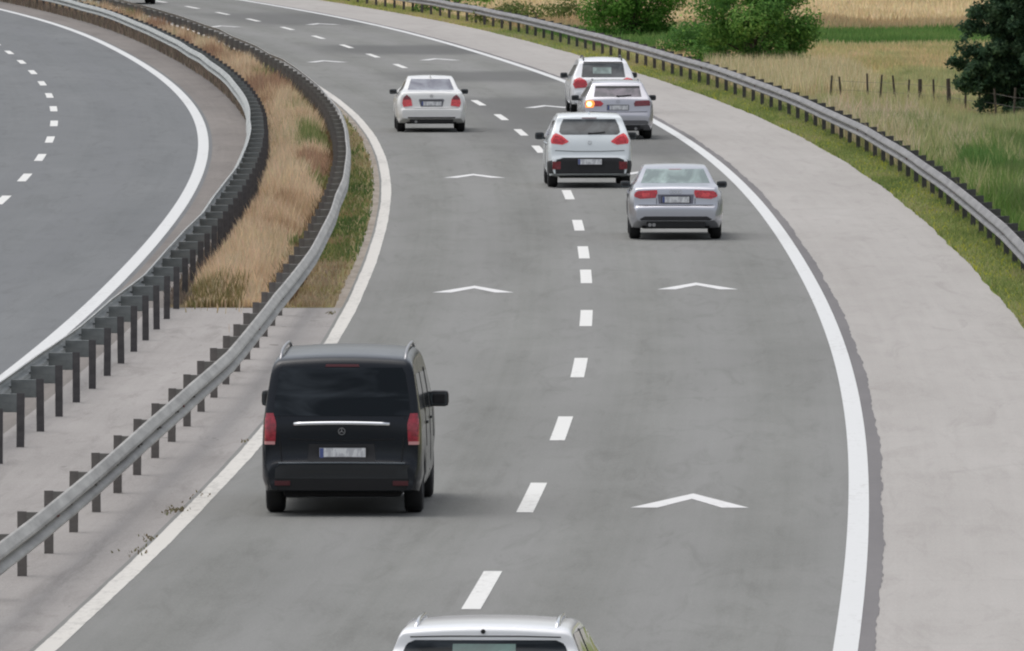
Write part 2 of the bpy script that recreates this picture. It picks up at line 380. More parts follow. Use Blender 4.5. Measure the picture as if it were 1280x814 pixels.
# lines
def line(name, k, o, wd, y0, y1, mat, z=.004, jag=0.0, step=1.5):
    return struct(strip(name, k, o - wd / 2, k, o + wd / 2, y0, y1, z, mat, step=step, jag_a=jag, jag_b=jag))
line('edge_line', 'C', W2, .245, YA, YB, M['line'])
line('edge_line', 'C', -W2, .21, YA, YB, M['line_worn'], jag=.006, step=.5)
line('edge_line', 'L', 0, .26, YA, YB, M['line'])
dy = [77.0, 95.0, 112.0, 128.3, 145.7, 162.1, 179.9, 197.6, 215.4, 227.2, 242.2, 261.6, 279.5, 297.1, 312.8, 328.5, 344.8, 361, 378, 395.1, 412.1, 428.6, 446.0, 464.3, 483.2, 499.1, 514.7, 531, 547, 563, 579]
for y in dy:
    line('lane_dash', 'C', 0, .2, y - 3.15, y + 3.15, M['dash'])
y = 258.3 - 16 * 10
while y < 560:
    line('lane_dash', 'L', -3.857, .2, y - 2.9, y + 2.9, M['dash']); y += 15.98
def chevron(px, py_apex, py_end):
    X, Y = ground(px, py_end - 1); Ya = Y + 3.0
    s = slope('C', Y); c = cos(atan2(s, 1)); sn = sin(atan2(s, 1))
    P = [(-.70, 0), (-.38, 0), (0, 1.85), (.38, 0), (.70, 0), (0, 3.0)]
    V = [(X + u * c + v * sn, Y - u * sn + v * c, .004) for u, v in P]
    U = [(a[0] - cx('C', a[1]), a[1]) for a in V]
    struct(mesh_obj('chevron_marking', V, [(0, 1, 2, 5), (2, 3, 4, 5)], M['chev'], uvs=U))
for c in [(862, 617, 636), (591.5, 355, 367), (872, 352, 363), (593, 217, 223.5), (806, 213, 220), (686, 129, 136), (550, 70, 76.5), (409, 72, 79), (404, 28.5, 32), (281, 31, 35)]:
    chevron(*c)
# fields beyond the fence
def quadfield(name, pts, z, mat):
    return struct(mesh_obj(name, [(x, y, z) for x, y in pts], [tuple(range(len(pts)))], mat))
quadfield('crop_field', [(-9, 418), (200, 424), (200, 462), (-9, 458)], -.015, M['crop'])
quadfield('stubble_field', [(6, 380), (200, 384), (200, 424), (-9, 418)], -.017, M['straw'])
quadfield('stubble_field', [(-9, 458), (200, 462), (200, 950), (-60, 950), (-30, 640)], -.011, M['straw'])

# ------------------------------------------------------------------ guard rails
def guardrail(name, k, side, y0, y1, label, mats, maxposts=100, wob=.012, post_h=.70, spacing=4.0, rail_off=.27, ystart=None, ztop=.75):
    root = empty(name, (*at(k, y0), 0)); R0 = Vector((at(k, y0)[0], at(k, y0)[1], 0))
    tag(root, label, 'guard rail', 'steel guard rails along the motorway')
    rm, pm, sm = mats
    prof = [(0, 0), (.022, -.004), (.088, -.082), (.098, -.108), (.078, -.132), (.014, -.162), (.010, -.188), (.082, -.234), (.096, -.258), (.082, -.284), (.022, -.304), (0, -.31)]
    prof = [(a, ztop + b) for a, b in prof]
    loop = prof + [(a - .008, z) for a, z in reversed(prof)]
    V = []; Fc = []; n = int((y1 - y0) / 2.0) + 1; m = len(loop)
    r = random.Random(hash(name) % 100 + 5 if False else len(label))
    wobs = [(r.uniform(-wob, wob), r.uniform(-wob, wob) * .8) for _ in range(n + 2)]
    for i in range(n):
        y = y0 + 2.0 * i
        q, fr = divmod(i, 5); fr /= 5.0      # the beam is bolted up from straight panels that do not quite line up
        wx = wobs[q][0] * (1 - fr) + wobs[q + 1][0] * fr; wz = wobs[q][1] * (1 - fr) + wobs[q + 1][1] * fr
        for a, z in loop:
            X, Y = at(k, y, side * (rail_off + a) + wx); V.append(Vector((X, Y, z + wz)) - R0)
    for i in range(n - 1):
        for j in range(m):
            a = i * m + j; b = i * m + (j + 1) % m; q = (a, b, b + m, a + m)
            Fc.append(q if side > 0 else q[::-1])
    Fc.append(tuple(range(m))); Fc.append(tuple((n - 1) * m + j for j in range(m)))
    rail = mesh_obj('rail', V, Fc, rm, root)
    # posts
    pb = MB(); pw, pd, t = .10, .06, .012
    pb.box((0, -pd / 2 + t / 2, post_h / 2 - .1), (pw, t, post_h + .2)); pb.box((-pw / 2 + t / 2, t/2, post_h / 2 - .1), (t, pd - t, post_h + .2 - .004)); pb.box((pw / 2 - t / 2, t/2, post_h / 2 - .1), (t, pd - t, post_h + .2 - .004))
    sb = MB(); L = rail_off - pw / 2 + .004
    sb.box((side * (pw / 2 + L / 2), 0, post_h - .128), (L, .07, .24), bevel=.006)
    sb.lathe([(0, .04), (.012, .04), (.014, .034), (.014, .0)], (side * rail_off, 0, ztop - .155), 'x', 10) if side > 0 else sb.lathe([(.014, 0), (.014, -.034), (.012, -.04), (0, -.04)], (side * rail_off, 0, ztop - .155), 'x', 10)
    y = ystart if ystart else y0; pm0 = None; cnt = 0
    far = MB()
    while y < y1:
        X, Y = at(k, y); rz = -atan2(slope(k, y), 1)
        if pm0 is None:
            p = pb.build('post', pm, root); s = sb.build('spacer', sm, p); pm0 = p.data; sm0 = s.data
        elif cnt < maxposts:
            p = bpy.data.objects.new('post', pm0); COL.objects.link(p); p.parent = root
            s = bpy.data.objects.new('spacer', sm0); COL.objects.link(s); s.parent = p
        if cnt < maxposts:
            p.location = Vector((X, Y, 0)) - R0
            p.rotation_euler = (random.uniform(-.012, .012), random.uniform(-.012, .012), rz)
        else:
            far.box(Vector((X, Y, post_h / 2)) - R0, (.1, .06, post_h), rz)
            far.box(Vector((*at(k, y, side * rail_off / 2), post_h - .1)) - R0, (rail_off, .06, .18), rz)
        cnt += 1; y += spacing
    if far.v: tag(far.build('post', pm, root), kind='stuff')
    return root, R0
RMr, RM0 = guardrail('guard_rail', 'RM', 1, 98.5, 520, 'pale grey steel guard rail of the median, the one nearest the black van', (M['rail'], M['post'], M['spacer']), ystart=98.5 + .15, wob=.035, rail_off=.26)
LMr, LM0 = guardrail('guard_rail', 'LM', -1, 97.0, 540, 'dull grey guard rail with dark posts beside the empty left carriageway', (M['rail_lm'], M['post_d'], M['spacer_l']), ystart=97.3, wob=.03, rail_off=.38)
ROr, RO0 = guardrail('guard_rail', 'RO', -1, 180.0, 600, 'long curving guard rail on the outer grass verge, before the bushes and meadow', (M['rail_ro'], M['post_d'], M['post_d']), ystart=181.0, wob=.02, rail_off=.0 + .20, post_h=.76)
M['reflector'] = simple('reflector', (.16, .03, .02), .4)
def reflector(root, R0, k, y, side, off, z=.595):
    b = MB(); b.box((0, 0, 0), (.03, .10, .10), bevel=.01); o = b.build('reflector', M['reflector'], root)
    o.location = Vector((*at(k, y, side * (off + .035)), z)) - R0; o.rotation_euler = (0, 0, -atan2(slope(k, y), 1))
for y in (132.3, 156.4, 180.3, 204.4, 228.4): reflector(RMr, RM0, 'RM', y, 1, .235)
for y in (221, 245, 269, 293, 317, 341, 365): reflector(ROr, RO0, 'RO', y, -1, .175)

# ------------------------------------------------------------------ grasses
def blades(name, P, H, Wd, lean, cols, seg=True):
    """P (n,3) roots, H heights, Wd widths, lean, cols (n,3): one mesh of bent blades with a seed head width"""
    n = len(P); az = rng.uniform(0, 2 * pi, n); fa = rng.uniform(0, pi, n)
    dx = np.cos(az) * lean * H; dyy = np.sin(az) * lean * H
    wx = np.cos(fa) * Wd / 2; wy = np.sin(fa) * Wd / 2
    V = np.zeros((n, 5, 3))
    V[:, 0] = P; V[:, 0, 0] -= wx; V[:, 0, 1] -= wy
    V[:, 1] = P; V[:, 1, 0] += wx; V[:, 1, 1] += wy
    mid = P.copy(); mid[:, 0] += dx * .35; mid[:, 1] += dyy * .35; mid[:, 2] += H * .6
    V[:, 2] = mid; V[:, 2, 0] += wx * .9; V[:, 2, 1] += wy * .9
    V[:, 3] = mid; V[:, 3, 0] -= wx * .9; V[:, 3, 1] -= wy * .9
    V[:, 4] = P; V[:, 4, 0] += dx; V[:, 4, 1] += dyy; V[:, 4, 2] += H
    b = np.arange(n)[:, None] * 5
    quads = (b + np.array([[0, 1, 2, 3]])); tris = (b + np.array([[3, 2, 4]]))
    me = bpy.data.meshes.new(name)
    me.vertices.add(n * 5); me.vertices.foreach_set('co', V.reshape(-1))
    me.loops.add(n * 7); me.polygons.add(n * 2)
    li = np.concatenate([quads, tris], axis=1).reshape(-1)
    me.loops.foreach_set('vertex_index', li.astype(np.int32))
    st = (np.arange(n)[:, None] * 7 + np.array([[0, 4]])).reshape(-1)
    me.polygons.foreach_set('loop_start', st.astype(np.int32))
    me.update(calc_edges=True); me.validate()
    ca = me.color_attributes.new('tint', 'FLOAT_COLOR', 'POINT')
    C4 = np.ones((n, 5, 4)); C4[:, :, :3] = cols[:, None, :]
    ca.data.foreach_set('color', C4.reshape(-1).astype(np.float32))
    me.materials.append(M['blade'])
    o = bpy.data.objects.new(name, me); COL.objects.link(o); return o
def vnoise(x, y, seed=0):
    """smooth value noise 0..1"""
    r = np.random.default_rng(seed); G = r.random((64, 64))
    xi = np.floor(x).astype(int); yi = np.floor(y).astype(int); fx = x - xi; fy = y - yi
    fx = fx * fx * (3 - 2 * fx); fy = fy * fy * (3 - 2 * fy)
    g = lambda a, b: G[a % 64, b % 64]
    return (g(xi, yi) * (1 - fx) + g(xi + 1, yi) * fx) * (1 - fy) + (g(xi, yi + 1) * (1 - fx) + g(xi + 1, yi + 1) * fx) * fy
def palette(cols, t, jitter=.12):
    c = np.array(cols); k = np.clip(t, 0, .9999) * (len(c) - 1); i = k.astype(int); f = (k - i)[:, None]
    out = c[i] * (1 - f) + c[i + 1] * f
    return np.clip(out * (1 + rng.normal(0, jitter, (len(out), 1))) * (1 + rng.normal(0, jitter * .3, out.shape)), .005, .95)
_cy = np.arange(60, 780, 1.0)
TAB = {k: np.array([cx(k, y) for y in _cy]) for k in T}
def cxa(k, y): return np.interp(y, _cy, TAB[k])
# tall dry grass between the two guard rails
n = 62000
y = 201.9 + (rng.random(n) ** 1.35) * 330 - (rng.random(n) < .03) * rng.exponential(1.1, n)
lm = cxa('LM', y); rm = cxa('RM', y)
u = rng.random(n); x = lm + .12 + u * (rm - lm - .24)
t1 = vnoise(x * .9 + 5, y / 7, 3); t2 = vnoise(x * 2.1, y / 2.3, 4)
t = .55 * t1 + .45 * t2
cols = palette([(.42, .27, .17), (.54, .38, .24), (.66, .49, .32), (.78, .61, .42), (.68, .54, .36), (.40, .37, .20)], np.clip((t - .18) * 1.6, 0, 1))
green = (vnoise(x * .8, y / 9, 9) > .76) & (u > .45)
gc = palette([(.12, .19, .06), (.22, .26, .10), (.40, .38, .18)], rng.random(n)); cols[green] = gc[green]
red = (vnoise(x * .7 + 9, y / 12, 19) > .70) & (y > 225)
rc = palette([(.34, .21, .14), (.54, .36, .24)], rng.random(n)); cols[red] = rc[red]
Hh = (.34 + .34 * vnoise(x, y / 5, 6)) * rng.uniform(.55, 1.15, n)
Hh *= np.clip((y - 200.5) / 6.0, .28, 1) * np.clip(.62 + .9 * np.minimum(u, 1 - u) * 2, .5, 1.1) * np.where(y > 245, 1.15, 1)
near = y < 205.5; g2 = palette([(.20, .19, .08), (.28, .24, .11), (.42, .31, .17)], rng.random(n)); pick = near & (rng.random(n) < .75) & (u < .62); cols[pick] = g2[pick]
tag(blades('median_grass', np.stack([x, y, np.zeros(n)], 1), Hh, rng.uniform(.012, .028, n), rng.uniform(.05, .35, n), cols),
    'tall dry straw coloured grass growing between the two median guard rails', 'grass', kind='stuff')
# short growth between rail and edge line
n = 26000
y = 201.9 + rng.random(n) ** 1.4 * 300; a = cxa('RM', y) - .05; b = cxa('C', y) - W2 - .27
u = rng.random(n); x = a + u * (b - a)
t = .6 * vnoise(x * 1.5, y / 4, 21) + .4 * rng.random(n)
cols = palette([(.11, .18, .06), (.18, .24, .08), (.30, .29, .12), (.38, .28, .16), (.48, .38, .26)], np.clip((t - .2) * 1.5 + (y < 222) * .35 - (np.abs(y - 250) < 28) * .25, 0, 1))
keep = rng.random(n) < (.15 + .5 * (1 - u) + .25 * (np.abs(y - 250) < 28)); x, y, cols, n = x[keep], y[keep], cols[keep], int(keep.sum())
m2 = 30000
yb = 203 + rng.random(m2) ** 1.2 * 330; sd = rng.random(m2) < .62
xb = np.where(sd, cxa('LM', yb) - .30 + rng.random(m2) * .62, cxa('RM', yb) - .28 + rng.random(m2) * .40)
kp = (~sd) | (yb > 275) | (rng.random(m2) < .45); xb, yb, sd = xb[kp], yb[kp], sd[kp]; m2 = len(xb)
hb = np.where(sd, np.where(yb > 285, rng.uniform(.12, .42, m2), rng.uniform(.08, .25, m2)), rng.uniform(.15, .5, m2))
cb = palette([(.17, .15, .12), (.22, .18, .14), (.29, .23, .18), (.34, .28, .22)], rng.random(m2)); cb2 = palette([(.07, .09, .035), (.15, .09, .055), (.22, .15, .08), (.14, .17, .06)], vnoise(xb, yb / 6, 77) * .7 + rng.random(m2) * .3)  # dull colours of the left rail's weeds also stand in for ground shadow
cb[~sd] = cb2[~sd]
tag(blades('rail_foot_growth_and_shade', np.stack([xb, yb, np.zeros(m2)], 1), hb, rng.uniform(.014, .035, m2), rng.uniform(.05, .5, m2), cb),
    'dark brown and green weeds, partly painted ground shadow, around the feet of the median guard rails', 'weeds', kind='stuff')
tag(blades('median_edge_growth', np.stack([x, y, np.zeros(n)], 1), rng.uniform(.03, .13, n), rng.uniform(.015, .035, n), rng.uniform(.1, .6, n), cols),
    'low mossy green and brown weeds between the median guard rail and the white line', 'weeds', kind='stuff')
# weeds in the joint beside the near line
P = []
for (px, py, r, k) in [(216, 640, .20, 34), (226, 638, .12, 26), (184, 674, .16, 18), (168, 690, .2, 18), (414, 392, .12, 20), (246, 618, .2, 12), (305, 552, .08, 10)]:
    X, Y = ground(px, py)
    for _ in range(k): P.append((X + random.gauss(0, r * .35), Y + random.gauss(0, r * 2.2), 0))
P = np.array(P); n = len(P)
tag(blades('joint_weeds', P, rng.uniform(.015, .045, n), rng.uniform(.012, .03, n), rng.uniform(.3, 1.0, n), palette([(.20, .16, .11), (.22, .21, .11)], rng.random(n))),
    'small brown weeds in the joint beside the near white line, left of the van', 'weeds', kind='stuff')
# mown outer verge
n = 120000
y = 190 + rng.random(n) ** 1.25 * 350; a = cxa('SE', y) + .02; b = cxa('RO', y) + .6
u = rng.random(n); x = a + u * (b - a)
t = .55 * vnoise(x * 1.2, y / 5, 31) + .45 * rng.random(n)
cols = palette([(.15, .21, .07), (.22, .28, .09), (.30, .35, .12), (.39, .40, .17), (.43, .38, .22)], np.clip((t - .15) * 1.35 + np.clip((y - 300) / 700, 0, .25), 0, 1))
fl = (rng.random(n) < .07 * vnoise(x * .9, y / 4, 33) * 2) & (u < .6); cols[fl] = (.55, .54, .07)
tag(blades('verge_grass', np.stack([x, y, np.full(n, -.02)], 1), rng.uniform(.04, .13, n) * (1 + .7 * (u > .7)), rng.uniform(.015, .035, n), rng.uniform(.1, .8, n), cols),
    'short bright green grass with yellow flowers between hard shoulder and outer guard rail', 'grass', kind='stuff')
# tall meadow behind the outer rail up to the fence
n = 260000
y = 205 + rng.random(n) * 215; a = cxa('RO', y) + .35
xr = (1300 - 640) / F * y + 1.0
x = a + rng.random(n) * np.maximum(xr - a, .5)
keep = x < xr + .3; x, y = x[keep], y[keep]; n = len(x)
q = x - cxa('RO', y)
t = .45 * vnoise(x * .8, y / 6, 41) + .4 * vnoise(x * 2.2, y / 2.5, 42) + .15 * rng.random(n)
cols = palette([(.18, .25, .09), (.30, .36, .15), (.44, .43, .23), (.46, .46, .22), (.54, .49, .27), (.68, .50, .36), (.56, .48, .28)], np.clip((t - .22) * 1.2 + np.where(y < 335, np.clip((y - 318) / 60, -.62, .30), .12), 0, 1), .15)
bush = (np.hypot((x - 10.9) / .8, (y - 272) / 5) < 1) | (np.hypot((x - 11.3) / .7, (y - 245) / 5) < 1); bc = palette([(.10, .20, .05), (.17, .30, .09)], rng.random(n)); cols[bush] = bc[bush]
Hh = (.30 + .45 * vnoise(x * .8, y / 5, 44)) * rng.uniform(.5, 1.2, n) * np.clip(.4 + q * .5, .4, 1.0) * np.where(y > 334, .55, np.where(y > 300, .95, 1))
near_b = (y > 225); 
Hh = np.where(bush, Hh * 1.5, Hh)
tag(blades('meadow_grass', np.stack([x, y, np.full(n, -.1)], 1), Hh + .08, rng.uniform(.015, .034, n), rng.uniform(.05, .4, n), cols),
    'tall mixed meadow grass, green, tan and pinkish, behind the outer guard rail', 'grass', kind='stuff')
# pale stalks in front of the right bush
n = 16000
x = rng.uniform(6.0, 10.5, n); y = rng.uniform(345, 378, n); ok = x > cxa('RO', y) + .4; x, y = x[ok], y[ok]; n = len(x)
tag(blades('pale_stalks', np.stack([x, y, np.full(n, -.1)], 1), rng.uniform(.35, 1.0, n), rng.uniform(.015, .035, n), rng.uniform(.03, .25, n), palette([(.60, .48, .28), (.76, .66, .44), (.40, .38, .18)], rng.random(n))),
    'pale dry stalks in front of the right hand bush', 'grass', kind='stuff')
# crop and stubble texture
def fieldblades(name, n, x0, x1, y0, y1, h, wd, pal, label, z=-.015, seed=50, cond=None, power=1.0):
    x = rng.uniform(x0, x1, n); y = y0 + rng.random(n) ** power * (y1 - y0)
    ok = (x > cxa('RO', np.minimum(y, 770)) + .5) & (np.abs(x) < 640 / F * y + 1)
    x, y = x[ok], y[ok]; m = len(x)
    t = .5 * vnoise(x * .25, y / 5, seed) + .25 * vnoise(x * .6, y / 2, seed + 1) + .25 * rng.random(m)
    return tag(blades(name, np.stack([x, y, np.full(m, z)], 1), rng.uniform(h[0], h[1], m) * (.7 + .6 * vnoise(x * .5, y / 6, seed + 2)), rng.uniform(wd[0], wd[1], m), rng.uniform(.05, .4, m), palette(pal, np.clip((t - .2) * 1.6, 0, 1))), label, 'crop' if 'crop' in name else 'grass', kind='stuff')
n = 26000
y = 210 + rng.random(n) * 110; x = cxa('RO', y) + .15 + rng.random(n) ** 1.5 * 2.6
t = .6 * vnoise(x * 1.6, y / 2.2, 141) + .4 * rng.random(n); kp = vnoise(x * 1.1, y / 3, 143) > .35; x, y, t = x[kp], y[kp], t[kp]; n = len(x)
tag(blades('rail_side_weeds', np.stack([x, y, np.full(n, -.1)], 1), rng.uniform(.35, 1.05, n) * (.5 + .7 * vnoise(x, y / 3, 142)), rng.uniform(.015, .035, n), rng.uniform(.05, .45, n), palette([(.12, .22, .05), (.24, .34, .10), (.46, .44, .22), (.66, .56, .38), (.74, .60, .46)], np.clip(t * 1.1 + (y - 292) / 110, 0, 1))),
    'messy pale and green weeds standing right behind the outer guard rail', 'weeds', kind='stuff')
fieldblades('crop_rows', 60000, -9, 26, 424, 458, (.2, .42), (.03, .06), [(.10, .19, .05), (.15, .26, .075), (.22, .31, .10)], 'bright green crop in a band across the far field')
fieldblades('dry_field_grass', 60000, 5, 26, 384, 424, (.15, .4), (.02, .05), [(.36, .37, .15), (.54, .46, .25), (.64, .50, .30), (.68, .56, .34)], 'tan dry grass between the fence and the green crop', seed=60)
fieldblades('stubble', 80000, -20, 26, 458, 620, (.15, .38), (.03, .06), [(.50, .40, .24), (.62, .52, .33), (.72, .62, .41)], 'pale golden stubble in the farthest field', seed=70)
fieldblades('field_margin', 30000, -12, 26, 452, 466, (.2, .6), (.03, .06), [(.34, .26, .15), (.50, .38, .22), (.62, .48, .30)], 'brownish uncut strip at the near edge of the stubble', seed=80)
fieldblades('far_hedge_grass', 16000, 2, 26, 538, 556, (.3, .8), (.04, .08), [(.10, .13, .05), (.20, .21, .09)], 'dull green strip along the top of the stubble field', seed=85)

# ------------------------------------------------------------------ field fence
def fence():
    fx = [(1038, 337), (1051, 336), (1084, 334.5), (1101, 333.5), (1118, 332.5), (1135, 331.5), (1150, 330.5), (1168, 329.5), (1186, 328), (1207, 325), (1225, 322.5), (1245, 320), (1268, 317), (1292, 315)]
    pts = [((px - 640) / F * yy, yy) for px, yy in fx]
    root = empty('field_fence', (pts[0][0], pts[0][1], -.1)); R = Vector((pts[0][0], pts[0][1], -.1))
    tag(root, 'dark wooden post and wire fence crossing the meadow beside the dark conifer', 'fence')
    for i, (X, Y) in enumerate(pts):
        h = 1.10 + random.uniform(-.10, .08); thick = .034 if i not in (8, 6) else .065
        b = MB(); b.tube([(0, 0, 0), (random.uniform(-.02, .02), 0, h * .5), (random.uniform(-.05, .05), 0, h)], thick, 7, thick * .85)
        o = b.build('post', M['wood'], root); o.location = Vector((X, Y, -.1)) - R
    for z in (.40, .66, .92):
        b = MB(); b.tube([Vector((X, Y, -.1 + z + random.uniform(-.02, .02))) - R for X, Y in pts], .006, 4); b.build('wire', M['post'], root)
fence()

# ------------------------------------------------------------------ bushes and conifer
def leaf_mesh(name, P, N, size, cols, parent, elong=1.0):
    n = len(P)
    a = rng.normal(0, 1, (n, 3)); N = N + a * .55; N /= np.linalg.norm(N, axis=1)[:, None]
    U = np.cross(N, rng.normal(0, 1, (n, 3))); U /= np.linalg.norm(U, axis=1)[:, None] + 1e-9
    Vv = np.cross(N, U); s = size[:, None] if hasattr(size, '__len__') else size
    V = np.zeros((n, 4, 3)); V[:, 0] = P - U * s * elong; V[:, 1] = P + Vv * s * .5; V[:, 2] = P + U * s * elong; V[:, 3] = P - Vv * s * .5
    me = bpy.data.meshes.new(name); me.vertices.add(n * 4); me.vertices.foreach_set('co', V.reshape(-1))
    me.loops.add(n * 4); me.polygons.add(n); me.loops.foreach_set('vertex_index', np.arange(n * 4, dtype=np.int32)); me.polygons.foreach_set('loop_start', (np.arange(n) * 4).astype(np.int32))
    me.update(calc_edges=True)
    ca = me.color_attributes.new('tint', 'FLOAT_COLOR', 'POINT'); C4 = np.ones((n, 4, 4)); C4[:, :, :3] = cols[:, None, :]; ca.data.foreach_set('color', C4.reshape(-1).astype(np.float32))
    me.materials.append(M['blade']); o = bpy.data.objects.new(name, me); COL.objects.link(o); o.parent = parent; return o
M['bark'] = steel_mat('bark', (.05, .04, .03), (.12, .09, .065), 0, .95, 6)
def bush(name, X, Y, R, Ry, H, label, pal, nb=46, per=420, seed=1, leaf=.07):
    global rng
    r = random.Random(seed); root = empty(name, (X, Y, -.12)); tag(root, label, 'bush', 'bushes behind the outer guard rail')
    mb = MB(); clumps = []
    for i in range(nb):
        az = r.uniform(0, 2 * pi); el = r.random()
        zz = H * (.04 + .92 * r.random()); rad = sqrt(max(0.03, 1 - ((zz - H * .42) / (H * .62)) ** 2)) * r.uniform(.45, 1.0)
        c = Vector((cos(az) * R * rad, sin(az) * Ry * rad, zz)); clumps.append((c, r.uniform(.32, .62)))
    for i, (c, cr) in enumerate(clumps):
        if i % 2 == 0:
            s = Vector((r.uniform(-.3, .3), r.uniform(-.2, .2), 0)); mid = (s + c) * .5 + Vector((0, 0, .25))
            mb.tube([s, mid, c], .045, 6, .012)
    mb.build('trunk', M['bark'], root)
    P = []; N = []; Cc = []
    for c, cr in clumps:
        k = int(per * (cr / .47) ** 2)
        d = rng.normal(0, 1, (k, 3)); d /= np.linalg.norm(d, axis=1)[:, None]
        rr = cr * rng.uniform(.55, 1.12, (k, 1)) * np.array([1.1, 1.1, .85])
        P.append(np.array(c) + d * rr); N.append(d + np.array([0, 0, .5]))
        base = r.random(); Cc.append(palette(pal, np.clip(base * .6 + rng.random(k) * .4, 0, 1), .12))
    k = 900; d = rng.normal(0, 1, (k, 3)); d /= np.linalg.norm(d, axis=1)[:, None]   # stray shoots that break the outline
    d[:, 2] = np.abs(d[:, 2]) * .9
    P.append(np.array([0, 0, H * .42]) + d * np.array([R * 1.12, Ry * 1.1, H * .62]) * rng.uniform(.85, 1.08, (k, 1))); N.append(d); Cc.append(palette(pal, rng.random(k)))
    P = np.concatenate(P); N = np.concatenate(N); Cc = np.concatenate(Cc); P[:, 2] = np.abs(P[:, 2])
    leaf_mesh('crown', P, N, rng.uniform(leaf * .6, leaf * 1.2, len(P)), Cc, root)
GP = [(.045, .11, .028), (.08, .19, .045), (.14, .29, .06), (.30, .46, .13)]
bush('leafy_bush', 4.30, 440, 1.85, 1.6, 3.6, 'dense dark green bush, left of the two big bushes behind the rail', [(.045, .12, .025), (.08, .20, .035), (.14, .30, .055), (.20, .38, .08)], seed=3, nb=56)
bush('leafy_bush', 7.65, 388, 2.1, 2.2, 3.1, 'big rounded mid green bush, the one nearer the fence and conifer', GP, seed=8, nb=56)
bush('leafy_bush', 6.15, 402, 1.25, 1.3, 1.15, 'low green bush filling the gap between the two big bushes behind the rail', GP[:3], seed=21, nb=18, per=260)
bush('leafy_bush', 1.0, 470, 2.3, 1.5, .95, 'low dark scrub just left of the dense dark bush behind the rail', [(.09, .13, .035), (.16, .20, .07)], seed=12, nb=20, per=200)
bush('leafy_bush', -2.6, 500, 1.6, 1.5, 1.5, 'small green bush at the top edge where the outer guard rail leaves the frame', GP, seed=14, nb=16, per=250)
def conifer(X, Y, H=8.5):
    root = empty('pine_tree', (X, Y, -.12)); tag(root, 'dark green conifer with drooping branches at the right edge beside the wire fence', 'tree')
    mb = MB(); mb.tube([(0, 0, 0), (.05, 0, H * .3), (-.03, 0, H * .65), (0, 0, H)], .17, 10, .03)
    mb.build('trunk', M['bark'], root)
    br = MB(); P = []; N = []; Cc = []; r = random.Random(5)
    for i in range(250):
        z = .30 + (H - .6) * (i / 250) ** 1.05; az = r.uniform(0, 2 * pi)
        Lb = (2.42 * (1 - z / H) ** .7 + .25) * r.uniform(.78, 1.12) * min(1.0, .70 + (z - .6) * .5)
        d = Vector((cos(az), sin(az), 0)); tip = d * Lb + Vector((0, 0, z + .12 * Lb - .10 + r.uniform(-.15, .15))); mid = d * Lb * .55 + Vector((0, 0, z + .02))
        br.tube([(0, 0, z), mid, tip], .028, 5, .008)
        for j in range(int(14 + Lb * 17)):
            t = r.uniform(.22, 1.02); c = Vector((0, 0, z)).lerp(tip, t) + Vector((r.gauss(0, .13), r.gauss(0, .13), r.gauss(-.03, .09)))
            k = 34; dd = rng.normal(0, 1, (k, 3)); dd /= np.linalg.norm(dd, axis=1)[:, None]
            P.append(np.array(c) + dd * rng.uniform(.03, .19, (k, 1))); N.append(dd)
            Cc.append(palette([(.030, .062, .036), (.05, .10, .055), (.085, .15, .08), (.14, .22, .11)], np.clip(r.random() * .7 + rng.random(k) * .3, 0, 1)))
    br.build('branches', M['bark'], root)
    P = np.concatenate(P); N = np.concatenate(N); Cc = np.concatenate(Cc)
    leaf_mesh('crown', P, N, rng.uniform(.04, .075, len(P)), Cc, root, elong=1.1)
conifer(14.3, 322)

